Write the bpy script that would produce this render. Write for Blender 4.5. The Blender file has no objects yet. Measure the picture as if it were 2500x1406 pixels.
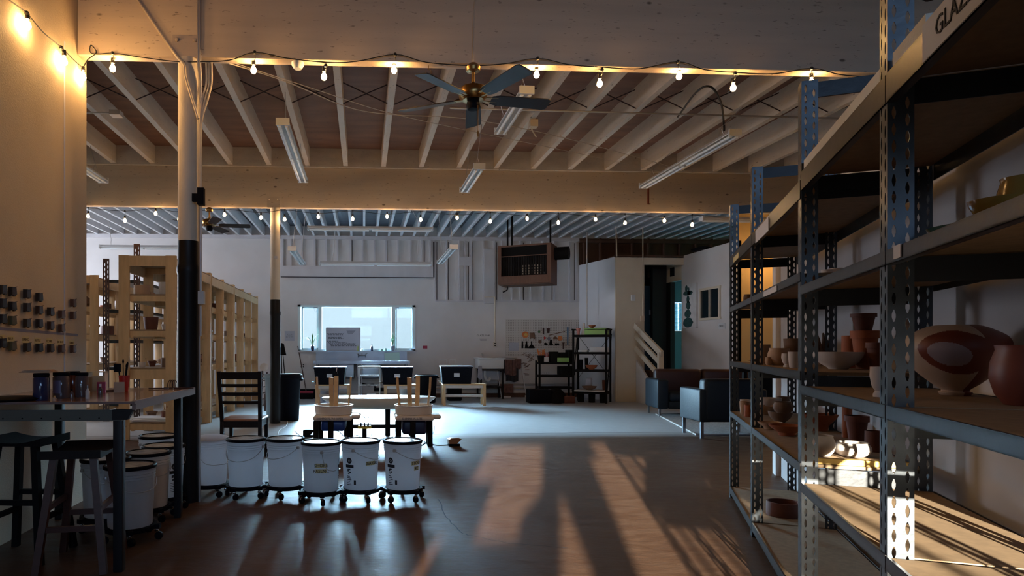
import bpy, math, random
from mathutils import Vector, Matrix
random.seed(7)
# ------------------------------------------------------------------ camera, world, sun, light, exposure
F, CX, CY, H = 1570.0, 965.0, 852.0, 1.2
PH = math.radians(2.9); CP, SP = math.cos(PH), math.sin(PH)
scn = bpy.context.scene
COL = scn.collection
cd = bpy.data.cameras.new('camera'); cam = bpy.data.objects.new('camera', cd); COL.objects.link(cam)
cam.location = (0, 0, H); cam.rotation_euler = (math.pi/2, 0, -PH)
cd.sensor_width = 36; cd.lens = 36*F/2500; cd.shift_x = (1250-CX)/2500; cd.shift_y = (CY-703)/2500
cd.clip_start = .02; cd.clip_end = 200
scn.camera = cam
scn.view_settings.view_transform = 'Standard'; scn.view_settings.look = 'None'
scn.view_settings.gamma = 1; scn.view_settings.use_curve_mapping = False
scn.view_settings.exposure = 0.0
wd = bpy.data.worlds.new('world'); scn.world = wd; wd.use_nodes = True
bg = wd.node_tree.nodes['Background']; bg.inputs[0].default_value = (.86, .97, .96, 1); bg.inputs[1].default_value = .78
sl = bpy.data.lights.new('sun', 'SUN'); sl.energy = 44; sl.color = (1, .95, .80); sl.angle = math.radians(.55)
sun = bpy.data.objects.new('sun', sl); COL.objects.link(sun)
AZ = math.radians(15.9); EL = .1418
sun.rotation_euler = Vector((math.sin(AZ), math.cos(AZ), -EL)).to_track_quat('-Z', 'Y').to_euler()
def area(name, loc, target, sx, sy, power, color):
    l = bpy.data.lights.new(name, 'AREA'); l.shape = 'RECTANGLE'; l.size = sx; l.size_y = sy; l.energy = power; l.color = color
    o = bpy.data.objects.new(name, l); COL.objects.link(o); o.location = loc
    o.rotation_euler = (Vector(target)-Vector(loc)).to_track_quat('-Z', 'Y').to_euler(); return o
area('daylight_back_window', (-3.0, 26.5, 5.75), (-.1, 15.9, 2.0), 20, 5.0, 36000, (.47, .76, 1.0)).data.spread = math.radians(80)
0 and area('daylight_rear_clerestory', (2.2, -6.2, 4.4), (1.5, 2, 3.0), 8, 2.0, 40, (.74, .80, 1.0))
area('added_side_light', (-10.6, 13.2, 2.6), (-6, 12.6, 2.2), 3.4, 2.8, 600, (.78, .84, 1.0))  # added cool light outside an invented opening, out of view
area('daylight_rear_door', (-.6, -6.5, 2.6), (-.4, -4, 1.2), 3.5, 2.0, 90, (.45, .68, 1.0))
area('added_rear_light', (.6, -8.5, 4.2), (-.8, 4.0, 1.0), 8, 2.2, 460, (.36, .60, 1.0))  # added cool light behind the camera, through an opening cut for it

# ------------------------------------------------------------------ projection helpers (photo pixel + known plane -> world point)
def dirv(px, py):
    t = (px-CX)/F; return Vector((t*CP+SP, -t*SP+CP, (CY-py)/F))
O = Vector((0, 0, H))
def onY(px, py, Y): d = dirv(px, py); return O + d*(Y/d.y)
def onX(px, py, X): d = dirv(px, py); return O + d*(X/d.x)
def onZ(px, py, z=0.0): d = dirv(px, py); return O + d*((z-H)/d.z)
def atC(px, py, zc): return O + dirv(px, py)*zc
def cw(xc, zc, z=0.0): return Vector((xc*CP+zc*SP, -xc*SP+zc*CP, z))

# ------------------------------------------------------------------ mesh helper
class MB:
    def __init__(s): s.v = []; s.f = []; s.m = []; s.mi = 0
    def add(s, vs, fs, M=None):
        o = len(s.v)
        s.v += [ (M @ Vector(v)) if M else Vector(v) for v in vs]
        s.f += [tuple(i+o for i in f) for f in fs]; s.m += [s.mi]*len(fs); return s
    def box(s, x0, x1, y0, y1, z0, z1, M=None):
        vs = [(x0,y0,z0),(x1,y0,z0),(x1,y1,z0),(x0,y1,z0),(x0,y0,z1),(x1,y0,z1),(x1,y1,z1),(x0,y1,z1)]
        return s.add(vs, [(0,3,2,1),(4,5,6,7),(0,1,5,4),(1,2,6,5),(2,3,7,6),(3,0,4,7)], M)
    def cbox(s, c, d, rz=0):
        M = Matrix.Translation(c) @ Matrix.Rotation(rz, 4, 'Z')
        return s.box(-d[0]/2, d[0]/2, -d[1]/2, d[1]/2, -d[2]/2, d[2]/2, M)
    def rbox(s, x0, x1, y0, y1, z0, z1, r=.01, M=None, n=3):
        # box with rounded vertical edges and softened top / bottom
        r = min(r, (x1-x0)*.49, (y1-y0)*.49, (z1-z0)*.49)
        rings = []
        for a in range(n+1):
            t = math.pi/2*a/n; rings.append((z0+r-r*math.cos(t), r-r*math.sin(t)))
        for a in range(n+1):
            t = math.pi/2*a/n; rings.append((z1-r+r*math.sin(t), r-r*math.cos(t)))
        vs = []; N = 4*(n+1)
        for z, ins in rings:
            rr = max(r-ins, 1e-4)
            for (cx, cy, a0) in ((x1-r, y1-r, 0), (x0+r, y1-r, 90), (x0+r, y0+r, 180), (x1-r, y0+r, 270)):
                for k in range(n+1):
                    t = math.radians(a0+90*k/n); vs.append((cx+rr*math.cos(t), cy+rr*math.sin(t), z))
        fs = []
        for i in range(len(rings)-1):
            for j in range(N): fs.append((i*N+j, i*N+(j+1)%N, (i+1)*N+(j+1)%N, (i+1)*N+j))
        fs.append(tuple(range(N-1, -1, -1))); fs.append(tuple((len(rings)-1)*N+j for j in range(N)))
        return s.add(vs, fs, M)
    def bar(s, p, q, w, h, up=(0,0,1)):
        p = Vector(p); q = Vector(q); d = (q-p); L = d.length; d.normalize()
        u = Vector(up)
        if abs(d.dot(u)) > .98: u = Vector((1, 0, 0))
        a = d.cross(u).normalized(); b = a.cross(d).normalized()
        vs = []
        for base in (p, q):
            for (i, j) in ((-1,-1),(1,-1),(1,1),(-1,1)): vs.append(base + a*(i*w/2) + b*(j*h/2))
        return s.add(vs, [(0,3,2,1),(4,5,6,7),(0,1,5,4),(1,2,6,5),(2,3,7,6),(3,0,4,7)])
    def tube(s, pts, r, n=8, cap=True, closed=False):
        pts = [Vector(p) for p in pts]; K = len(pts); vs = []; pa = None
        rs = r if isinstance(r, (list, tuple)) else [r]*K
        for i in range(K):
            if closed: d = pts[(i+1) % K]-pts[i-1]
            else: d = pts[min(i+1, K-1)]-pts[max(i-1, 0)]
            if d.length < 1e-9: d = Vector((0,0,1))
            d.normalize()
            if pa is None:
                pa = d.cross(Vector((0,0,1)))
                if pa.length < .05: pa = d.cross(Vector((1,0,0)))
            pa = (pa - d*pa.dot(d))
            if pa.length < 1e-6: pa = d.orthogonal()
            pa.normalize(); pb = d.cross(pa)
            for k in range(n):
                t = 2*math.pi*k/n; vs.append(pts[i] + (pa*math.cos(t)+pb*math.sin(t))*rs[i])
        fs = []
        for i in range(K if closed else K-1):
            a = i*n; b = ((i+1) % K)*n
            for k in range(n): fs.append((a+k, a+(k+1)%n, b+(k+1)%n, b+k))
        if cap and not closed:
            fs.append(tuple(range(n-1, -1, -1))); fs.append(tuple((K-1)*n+k for k in range(n)))
        return s.add(vs, fs)
    def lathe(s, prof, n=24, c=(0,0,0), M=None, wob=0):
        c = Vector(c); vs = []
        for (r, z) in prof:
            for k in range(n):
                t = 2*math.pi*k/n; rr = r*(1+wob*math.sin(3*t+1)); vs.append((c.x+rr*math.cos(t), c.y+rr*math.sin(t), c.z+z))
        fs = []
        for i in range(len(prof)-1):
            for k in range(n): fs.append((i*n+k, i*n+(k+1)%n, (i+1)*n+(k+1)%n, (i+1)*n+k))
        fs.append(tuple(range(n-1, -1, -1))); fs.append(tuple((len(prof)-1)*n+k for k in range(n)))
        return s.add(vs, fs, M)
    def prism(s, poly, z0, z1, M=None):
        n = len(poly); vs = [(x, y, z0) for x, y in poly]+[(x, y, z1) for x, y in poly]
        fs = [tuple(range(n-1, -1, -1)), tuple(range(n, 2*n))]+[(i, (i+1)%n, n+(i+1)%n, n+i) for i in range(n)]
        return s.add(vs, fs, M)
    def quad(s, a, b, c, d): return s.add([a, b, c, d], [(0, 1, 2, 3)])
    def poly(s, pts): return s.add(pts, [tuple(range(len(pts)))])

def mesh(name, mb, mats, off=Vector((0,0,0)), smooth=True):
    me = bpy.data.meshes.new(name); me.from_pydata([tuple(v-off) for v in mb.v], [], mb.f)
    if not isinstance(mats, (list, tuple)): mats = [mats]
    for m in mats: me.materials.append(m)
    if len(mats) > 1: me.polygons.foreach_set('material_index', mb.m)
    if smooth:
        me.polygons.foreach_set('use_smooth', [True]*len(me.polygons)); me.update()
        me.set_sharp_from_angle(angle=math.radians(38))
    me.update(); return me
LABELS = {}
def tag(o, label, cat, group=None):
    o['label'] = label; o['category'] = cat
    if group: o['group'] = group
    return o
def thing(name, label, cat, loc, rz=0, group=None):
    o = bpy.data.objects.new(name, None); COL.objects.link(o); o.location = loc; o.rotation_euler = (0, 0, rz)
    o.empty_display_size = .1
    return tag(o, label, cat, group)
def rloc(o):
    while o.parent: o = o.parent
    return Vector(o.location)
def part(name, mb, mats, parent, label=None, world=False, smooth=True):
    me = mesh(name, mb, mats, rloc(parent) if world else Vector((0,0,0)), smooth)
    o = bpy.data.objects.new(name, me); COL.objects.link(o); o.parent = parent
    if label: o['label'] = label
    return o
def solo(name, mb, mats, label, cat, group=None, loc=None, smooth=True):
    if loc is None:
        xs = [v.x for v in mb.v]; ys = [v.y for v in mb.v]; zs = [v.z for v in mb.v]
        loc = Vector(((min(xs)+max(xs))/2, (min(ys)+max(ys))/2, min(zs)))
    me = mesh(name, mb, mats, Vector(loc), smooth); o = bpy.data.objects.new(name, me); COL.objects.link(o); o.location = loc
    return tag(o, label, cat, group)
def struct(name, mb, mats, parent=None, smooth=False):
    me = mesh(name, mb, mats, Vector((0,0,0)), smooth); o = bpy.data.objects.new(name, me); COL.objects.link(o)
    if parent: o.parent = parent
    else: o['kind'] = 'structure'
    return o
def dup(root, loc, rz=0, label=None, group=None):
    def cp(o, par):
        c = o.copy(); COL.objects.link(c); c.parent = par
        for ch in list(o.children): cp(ch, c)
        return c
    r = cp(root, None); r.location = loc; r.rotation_euler = (0, 0, rz)
    if label: r['label'] = label
    if group: r['group'] = group
    return r
def smoothpath(pts, n=6):
    pts = [Vector(p) for p in pts]; out = []
    for i in range(len(pts)-1):
        p0 = pts[max(i-1, 0)]; p1 = pts[i]; p2 = pts[i+1]; p3 = pts[min(i+2, len(pts)-1)]
        for k in range(n):
            t = k/n
            out.append(.5*((2*p1)+(p2-p0)*t+(2*p0-5*p1+4*p2-p3)*t*t+(-p0+3*p1-3*p2+p3)*t**3))
    out.append(pts[-1]); return out
def text_part(txt, size, M, mat, parent, depth=.0006, name='lettering', world=False):
    cu = bpy.data.curves.new('t', 'FONT'); cu.body = txt; cu.size = size; cu.extrude = depth; cu.align_x = 'CENTER'; cu.align_y = 'CENTER'
    cu.resolution_u = 2
    to = bpy.data.objects.new('t', cu); COL.objects.link(to)
    dg = bpy.context.evaluated_depsgraph_get(); dg.update()
    me = bpy.data.meshes.new_from_object(to.evaluated_get(dg)); bpy.data.objects.remove(to)
    me.name = name; me.transform(M)
    if world: me.transform(Matrix.Translation(-rloc(parent)))
    me.materials.clear(); me.materials.append(mat)
    o = bpy.data.objects.new(name, me); COL.objects.link(o); o.parent = parent; return o
def frame_M(origin, xdir, ydir):
    x = Vector(xdir).normalized(); y = Vector(ydir).normalized(); z = x.cross(y)
    M = Matrix((x, y, z)).transposed().to_4x4(); M.translation = Vector(origin); return M

# ------------------------------------------------------------------ materials
def mat(name, col, rough=.6, metal=0, var=0, vscale=6, stretch=(1,1,1), bump=0, bscale=60, spec=.5, coat=0, world=False, col2=None):
    m = bpy.data.materials.new(name); m.use_nodes = True; nt = m.node_tree; b = nt.nodes['Principled BSDF']
    b.inputs['Base Color'].default_value = (*col, 1); b.inputs['Roughness'].default_value = rough; b.inputs['Metallic'].default_value = metal
    b.inputs['Specular IOR Level'].default_value = spec
    if coat: b.inputs['Coat Weight'].default_value = coat
    if var or bump:
        if world: g = nt.nodes.new('ShaderNodeNewGeometry'); src = g.outputs['Position']
        else: g = nt.nodes.new('ShaderNodeTexCoord'); src = g.outputs['Object']
        mp = nt.nodes.new('ShaderNodeMapping'); mp.inputs['Scale'].default_value = stretch; nt.links.new(src, mp.inputs['Vector'])
        if var:
            n = nt.nodes.new('ShaderNodeTexNoise'); n.inputs['Scale'].default_value = vscale; n.inputs['Detail'].default_value = 6
            nt.links.new(mp.outputs[0], n.inputs['Vector'])
            mr = nt.nodes.new('ShaderNodeMapRange'); mr.inputs[1].default_value = .3; mr.inputs[2].default_value = .7
            nt.links.new(n.outputs[0], mr.inputs[0])
            mx = nt.nodes.new('ShaderNodeMix'); mx.data_type = 'RGBA'
            c2 = col2 if col2 else tuple(c*(1-var) for c in col)
            mx.inputs[6].default_value = (*c2, 1); mx.inputs[7].default_value = (*col, 1)
            nt.links.new(mr.outputs[0], mx.inputs[0]); nt.links.new(mx.outputs[2], b.inputs['Base Color'])
        if bump:
            n2 = nt.nodes.new('ShaderNodeTexNoise'); n2.inputs['Scale'].default_value = bscale; n2.inputs['Detail'].default_value = 4
            nt.links.new(mp.outputs[0], n2.inputs['Vector'])
            bp = nt.nodes.new('ShaderNodeBump'); bp.inputs['Strength'].default_value = bump; bp.inputs['Distance'].default_value = .01
            nt.links.new(n2.outputs[0], bp.inputs['Height']); nt.links.new(bp.outputs[0], b.inputs['Normal'])
    return m
def knots(m, scale=3.0, stretch=(1,1,1), thr=.09, col=(.10,.06,.04), fine=True):
    """adds knots and short dark cracks to a painted or raw timber"""
    nt = m.node_tree; b = nt.nodes['Principled BSDF']
    g = nt.nodes.new('ShaderNodeNewGeometry'); mp = nt.nodes.new('ShaderNodeMapping'); mp.inputs['Scale'].default_value = stretch
    nt.links.new(g.outputs['Position'], mp.inputs['Vector'])
    vo = nt.nodes.new('ShaderNodeTexVoronoi'); vo.inputs['Scale'].default_value = scale; nt.links.new(mp.outputs[0], vo.inputs['Vector'])
    mr = nt.nodes.new('ShaderNodeMapRange'); mr.inputs[1].default_value = thr; mr.inputs[2].default_value = thr*.55; mr.inputs[3].default_value = 0; mr.inputs[4].default_value = .85
    nt.links.new(vo.outputs['Distance'], mr.inputs[0])
    old = b.inputs['Base Color'].links[0].from_socket if b.inputs['Base Color'].links else None
    mx = nt.nodes.new('ShaderNodeMix'); mx.data_type = 'RGBA'; mx.inputs[7].default_value = (*col, 1)
    if old: nt.links.new(old, mx.inputs[6])
    else: mx.inputs[6].default_value = b.inputs['Base Color'].default_value
    nt.links.new(mr.outputs[0], mx.inputs[0]); last = mx.outputs[2]
    if fine:
        n = nt.nodes.new('ShaderNodeTexNoise'); n.inputs['Scale'].default_value = scale*7; n.inputs['Detail'].default_value = 3
        mp2 = nt.nodes.new('ShaderNodeMapping'); mp2.inputs['Scale'].default_value = tuple(a*a for a in stretch); nt.links.new(g.outputs['Position'], mp2.inputs['Vector'])
        nt.links.new(mp2.outputs[0], n.inputs['Vector'])
        m2 = nt.nodes.new('ShaderNodeMapRange'); m2.inputs[1].default_value = .665; m2.inputs[2].default_value = .72; m2.inputs[4].default_value = .6
        nt.links.new(n.outputs[0], m2.inputs[0])
        mx2 = nt.nodes.new('ShaderNodeMix'); mx2.data_type = 'RGBA'; mx2.inputs[7].default_value = (*col, 1)
        nt.links.new(m2.outputs[0], mx2.inputs[0]); nt.links.new(last, mx2.inputs[6]); last = mx2.outputs[2]
    nt.links.new(last, b.inputs['Base Color']); return m
def emis(name, col, strength):
    m = bpy.data.materials.new(name); m.use_nodes = True; nt = m.node_tree; nt.nodes.clear()
    e = nt.nodes.new('ShaderNodeEmission'); e.inputs[0].default_value = (*col, 1); e.inputs[1].default_value = strength
    o = nt.nodes.new('ShaderNodeOutputMaterial'); nt.links.new(e.outputs[0], o.inputs[0]); return m
def glass(name, tint=(.95,.98,.98), refl=.08):
    m = bpy.data.materials.new(name); m.use_nodes = True; nt = m.node_tree; nt.nodes.clear()
    t = nt.nodes.new('ShaderNodeBsdfTransparent'); t.inputs[0].default_value = (*tint, 1)
    g = nt.nodes.new('ShaderNodeBsdfGlossy'); g.inputs['Roughness'].default_value = .03
    fr = nt.nodes.new('ShaderNodeFresnel'); fr.inputs[0].default_value = 1.45
    mx = nt.nodes.new('ShaderNodeMixShader'); o = nt.nodes.new('ShaderNodeOutputMaterial')
    nt.links.new(fr.outputs[0], mx.inputs[0]); nt.links.new(t.outputs[0], mx.inputs[1]); nt.links.new(g.outputs[0], mx.inputs[2]); nt.links.new(mx.outputs[0], o.inputs[0]); return m

M_beam = knots(mat('painted_glulam', (.62,.50,.38), .6, var=.12, vscale=3, stretch=(.3,1,4), world=True), 3.6, (.8,1,1.6), .095)
M_joist = knots(mat('painted_joist', (.62,.54,.45), .65, var=.15, vscale=5, stretch=(1,.4,2), world=True), 3.4, (1.6,.8,2.5), .07)
M_joistw = mat('painted_joist_white', (.66,.66,.68), .65, var=.15, vscale=5, stretch=(1,.4,2), world=True)
M_deck = knots(mat('roof_boards', (.24,.115,.07), .7, var=.35, vscale=2.2, stretch=(.6,3,1), world=True), 4.2, (1,1.6,1), .06, (.04,.02,.015))
M_deck2 = knots(mat('roof_boards_grey', (.10,.095,.11), .7, var=.4, vscale=2.2, stretch=(.6,3,1), world=True), 4.2, (1,1.6,1), .06, (.03,.02,.02))
M_wallwarm = mat('plaster_cream', (.62,.50,.36), .75, var=.1, vscale=2.5, bump=.25, bscale=90, world=True)
M_wall = mat('wall_white', (.67,.64,.63), .7, var=.10, vscale=1.6, world=True)
M_wall2 = mat('wall_tan_white', (.66,.58,.46), .7, var=.08, vscale=3, bump=.2, bscale=70, world=True)
M_walltrim = mat('board_white', (.62,.60,.62), .65, var=.12, vscale=4, stretch=(1,1,.3), world=True)
M_gap = mat('dark_gap', (.03,.02,.025), .9)
M_studs = mat('raw_brown_stud', (.13,.06,.035), .8, var=.5, vscale=4, stretch=(1,1,.3), world=True)
M_pine = knots(mat('pine_lumber', (.66,.43,.22), .55, var=.18, vscale=8, stretch=(3,3,.5)), 4.5, (1,1,.9), .06, (.30,.14,.06), fine=False)
M_ply = mat('particle_board', (.30,.19,.10), .75, var=.25, vscale=30)
M_blacksteel = mat('black_steel', (.012,.012,.014), .4, .0, spec=.3, bump=.12, bscale=25)
M_rack = mat('rack_steel_dark', (.020,.026,.034), .33, .2, spec=.7, bump=.1, bscale=18)
M_rackbeam = mat('rack_beam_dark', (.035,.03,.03), .32, .5, bump=.08, bscale=12)
M_blackpl = mat('black_plastic', (.005,.005,.008), .6, spec=.06)
M_black = mat('black_matte', (.006,.005,.005), .8, spec=.15)
M_blackwrap = mat('black_post_wrap', (.006,.005,.005), .45, spec=.25)
M_darkwood = mat('espresso_wood', (.010,.005,.004), .5, spec=.2, var=.4, vscale=7, stretch=(1,1,5))
M_redwood = mat('red_brown_wood', (.06,.018,.012), .4, var=.3, vscale=7, stretch=(1,1,5))
M_seatwood = mat('seat_wood', (.22,.09,.05), .35)
M_white = mat('white_plastic', (.62,.64,.66), .4)
M_bucket = mat('bucket_plastic', (.78,.80,.84), .42)
def translucent(m, f):
    nt = m.node_tree; b = nt.nodes['Principled BSDF']; out = nt.nodes['Material Output']; t = nt.nodes.new('ShaderNodeBsdfTranslucent'); mx = nt.nodes.new('ShaderNodeMixShader')
    t.inputs[0].default_value = b.inputs['Base Color'].default_value; mx.inputs[0].default_value = f
    nt.links.new(b.outputs[0], mx.inputs[1]); nt.links.new(t.outputs[0], mx.inputs[2]); nt.links.new(mx.outputs[0], out.inputs[0]); return m
translucent(M_bucket, .72)
M_bucketb = mat('bucket_plastic_beige', (.60,.50,.40), .45)
M_lidc = mat('lid_clear_film', (.50,.52,.55), .16, var=.5, vscale=9, bump=.5, bscale=20)
M_chrome = mat('chrome', (.75,.76,.78), .15, 1)
M_steel = mat('stainless', (.30,.32,.36), .35, .8, var=.15, vscale=4)
M_galv = mat('galvanised_pipe', (.45,.42,.40), .4, .6)
M_pipec = mat('cream_conduit', (.62,.52,.40), .45)
M_brass = mat('antique_brass', (.32,.19,.07), .3, 1)
M_fanb = mat('fan_blade_dark', (.020,.014,.013), .5)
M_wire = mat('black_wire', (.01,.01,.01), .5)
M_whitewire = mat('white_wire', (.55,.48,.42), .6)
M_fluo = mat('fixture_white', (.66,.67,.68), .35)
M_tube = mat('fluorescent_tube_off', (.80,.84,.86), .2)
M_bulb = emis('bulb_glow', (1, .56, .20), 300)
M_bulb2 = emis('bulb_glow_far', (1, .58, .24), 110)
M_leather = mat('dark_leather', (.008,.016,.028), .5, spec=.3, bump=.15, bscale=40)
M_leatherred = mat('brown_leather', (.045,.013,.008), .5, bump=.15, bscale=40)
M_rug = mat('woven_rug', (.34,.33,.33), .95, var=.5, vscale=40, bump=.8, bscale=90)
M_rugedge = mat('rug_edge', (.55,.52,.50), .9)
M_tabletop = mat('varnished_tabletop', (.20,.10,.06), .2, var=.35, vscale=4, stretch=(1,5,1), coat=.3)
M_tableedge = mat('table_edge', (.17,.11,.10), .5)
M_angle = mat('slotted_rail_grey', (.10,.11,.10), .4, .3)
M_amber = mat('amber_jar', (.20,.035,.012), .12)
M_jarblue = mat('jar_dark_blue', (.02,.025,.07), .1)
M_jarpurple = mat('jar_label_purple', (.12,.09,.16), .4)
M_glassjar = mat('jar_glass', (.09,.06,.06), .08)
M_red = mat('red_plastic', (.45,.02,.015), .35)
M_blue = mat('blue_plastic', (.015,.05,.22), .35)
M_bluebottle = mat('blue_bottle', (.01,.04,.20), .3)
M_tan = mat('bent_ply', (.62,.38,.18), .4, var=.15, vscale=8, stretch=(1,1,3))
M_wheelw = mat('wheel_cream', (.66,.56,.46), .4)
M_paper = mat('paper', (.60,.58,.58), .8)
M_papery = mat('masking_tape', (.62,.52,.26), .8)
M_ink = mat('ink', (.015,.015,.02), .8)
M_inkg = mat('ink_grey', (.22,.22,.26), .8)
M_board = mat('whiteboard', (.42,.44,.52), .35)
M_green = mat('green_tray', (.25,.42,.12), .45)
M_leaf = mat('leaf_green', (.08,.16,.07), .5)
M_mint = mat('mint_board', (.42,.62,.56), .5)
M_orange = mat('orange_foam', (.62,.20,.06), .8)
M_yellowt = mat('yellow_tool', (.62,.40,.10), .7)
M_terra = mat('terracotta', (.36,.10,.035), .75, var=.25, vscale=12)
M_terrad = mat('dark_terracotta', (.13,.035,.018), .7, var=.25, vscale=12)
M_clay = mat('bisque_clay', (.50,.33,.22), .85, var=.12, vscale=14)
M_clayw = mat('white_clay', (.62,.55,.50), .85, var=.1, vscale=14)
M_clayd = mat('brown_clay', (.20,.12,.08), .8, var=.2, vscale=14)
M_vase1 = mat('vase_cream', (.48,.36,.28), .5)
M_vase2 = mat('vase_red_brown', (.16,.035,.02), .45)
M_vase3 = mat('vase_mauve', (.30,.24,.27), .5)
M_goldg = mat('amber_glaze', (.20,.11,.02), .12)
M_greeng = mat('green_glaze', (.05,.10,.08), .12)
M_fire = mat('stained_crate_wood', (.13,.055,.03), .65, var=.3, vscale=7, stretch=(4,4,.6))
M_tape = mat('grey_blue_tape', (.20,.18,.24), .5)
M_cloth = mat('hanging_cloth', (.24,.12,.10), .95, var=.5, vscale=14)
M_clothd = mat('dark_cloth', (.03,.03,.035), .95)
M_clothp = mat('pale_cloth', (.36,.38,.46), .95, var=.3, vscale=14)
M_doorblue = mat('dark_blue_door', (.02,.05,.07), .4)
M_tealrock = mat('teal_paint', (.03,.10,.10), .6, var=.5, vscale=20)
M_redbox = mat('red_switch', (.35,.02,.06), .5)
M_brown = mat('brown_pedal', (.26,.12,.05), .4)
M_yel = mat('yellow_plug', (.75,.50,.05), .4)
G_win = glass('window_glass'); G_blue = glass('tinted_glass', (.16,.45,.62))
G_dark = mat('dark_window_glass', (.01,.014,.018), .06, spec=.8)

# floor: two pours of concrete that meet at the control joint
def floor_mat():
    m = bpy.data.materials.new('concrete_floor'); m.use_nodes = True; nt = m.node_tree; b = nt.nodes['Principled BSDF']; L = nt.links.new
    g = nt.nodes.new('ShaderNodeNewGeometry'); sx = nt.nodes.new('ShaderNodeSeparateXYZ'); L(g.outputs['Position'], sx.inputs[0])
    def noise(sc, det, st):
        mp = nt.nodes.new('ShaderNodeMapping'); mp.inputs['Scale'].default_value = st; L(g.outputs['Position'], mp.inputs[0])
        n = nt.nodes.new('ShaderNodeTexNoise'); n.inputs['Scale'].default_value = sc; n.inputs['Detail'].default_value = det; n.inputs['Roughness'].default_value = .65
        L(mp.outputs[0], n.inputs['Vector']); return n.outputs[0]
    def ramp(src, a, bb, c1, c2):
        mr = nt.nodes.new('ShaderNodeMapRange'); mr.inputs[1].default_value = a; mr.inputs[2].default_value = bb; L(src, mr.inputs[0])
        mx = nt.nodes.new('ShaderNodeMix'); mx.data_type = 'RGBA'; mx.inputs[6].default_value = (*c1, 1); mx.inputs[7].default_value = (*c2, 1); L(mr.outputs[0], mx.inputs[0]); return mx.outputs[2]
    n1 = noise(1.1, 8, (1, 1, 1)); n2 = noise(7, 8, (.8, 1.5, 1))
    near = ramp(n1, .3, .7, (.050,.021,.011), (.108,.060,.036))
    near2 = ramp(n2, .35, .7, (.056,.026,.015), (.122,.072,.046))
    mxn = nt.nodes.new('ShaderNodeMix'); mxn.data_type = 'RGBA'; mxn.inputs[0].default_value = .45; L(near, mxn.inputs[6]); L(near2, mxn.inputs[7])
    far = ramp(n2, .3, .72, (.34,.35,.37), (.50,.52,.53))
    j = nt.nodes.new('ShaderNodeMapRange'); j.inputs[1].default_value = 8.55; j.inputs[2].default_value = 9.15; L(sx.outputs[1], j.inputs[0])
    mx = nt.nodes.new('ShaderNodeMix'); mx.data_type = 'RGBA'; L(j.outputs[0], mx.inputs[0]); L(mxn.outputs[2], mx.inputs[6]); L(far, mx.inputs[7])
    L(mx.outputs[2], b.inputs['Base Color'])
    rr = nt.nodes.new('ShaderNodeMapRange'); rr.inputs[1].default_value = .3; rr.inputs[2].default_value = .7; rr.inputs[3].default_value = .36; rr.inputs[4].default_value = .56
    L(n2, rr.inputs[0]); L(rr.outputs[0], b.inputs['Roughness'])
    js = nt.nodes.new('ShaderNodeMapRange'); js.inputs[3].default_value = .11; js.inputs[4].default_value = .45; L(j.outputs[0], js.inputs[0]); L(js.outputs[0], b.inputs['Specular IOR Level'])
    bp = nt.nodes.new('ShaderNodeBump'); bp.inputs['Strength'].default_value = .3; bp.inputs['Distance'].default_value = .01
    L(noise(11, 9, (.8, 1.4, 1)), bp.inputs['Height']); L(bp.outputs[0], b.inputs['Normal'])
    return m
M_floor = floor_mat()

# ------------------------------------------------------------------ the setting
YB = 15.9; B1, B2 = 5.10, 10.45; BT = .11; BZ = 3.48; JZ = 4.15; DZ = 4.43
XL, XR = -9.0, 10.2
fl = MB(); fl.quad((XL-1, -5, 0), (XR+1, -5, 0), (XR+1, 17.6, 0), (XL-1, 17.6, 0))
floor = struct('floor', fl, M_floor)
ck = MB()
def strip(mb, pts, w, z):
    pts = [Vector(p) for p in pts]
    for a, b in zip(pts[:-1], pts[1:]):
        d = (b-a).normalized(); n = Vector((-d.y, d.x, 0))*w/2
        mb.quad((a.x-n.x, a.y-n.y, z), (b.x-n.x, b.y-n.y, z), (b.x+n.x, b.y+n.y, z), (a.x+n.x, a.y+n.y, z))
def jit(pts, k, amp):
    out = []
    for a, b in zip(pts[:-1], pts[1:]):
        for i in range(k): p = a.lerp(b, i/k); p.x += random.uniform(-amp, amp); p.y += random.uniform(-amp, amp); out.append(p)
    return out+[pts[-1]]
strip(ck, jit([onZ(p, q) for p, q in ((1070,1218),(1092,1262),(1125,1302),(1175,1312),(1245,1327),(1385,1338))], 5, .012), .008, .0012)
strip(ck, jit([Vector((-8, 9.0, 0)), Vector((-1, 8.98, 0)), Vector((3, 9.05, 0)), Vector((9, 9.1, 0))], 30, .012), .022, .0012)
struct('crack', ck, M_gap, floor)

def wallbox(name, boxes, m, parent=None):
    mb = MB()
    for b in boxes: mb.box(*b)
    return struct(name, mb, m, parent)
# back wall with window opening
WX0, WZ0 = onY(727, 857, YB).x, onY(727, 857, YB).z
WX1, WZ1 = onY(1014, 745, YB).x, onY(1014, 745, YB).z
XB1 = onY(1413, 900, YB).x
TOPB = 3.98
wallbox('wall_back', [(XL, WX0, YB, YB+.15, 0, TOPB), (WX1, XB1, YB, YB+.15, 0, TOPB), (WX0, WX1, YB, YB+.15, 0, WZ0), (WX0, WX1, YB, YB+.15, WZ1, TOPB), (XL, XR, YB, YB+.15, TOPB, 6.6)], M_wall)  # last box is an unseen raise, added to shade the street wall
# back wall beyond the low box: raw studs above the box
ws = MB(); ws.box(XB1, XR, YB+.02, YB+.15, 3.0, TOPB)
sx = XB1+.1
while sx < XR:
    ws.box(sx, sx+.045, YB-.08, YB+.02, 3.0, TOPB); sx += .41
ws.box(XB1, XR, YB-.1, YB+.02, 3.86, 3.94)
struct('wall_back_studs', ws, M_studs)
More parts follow.
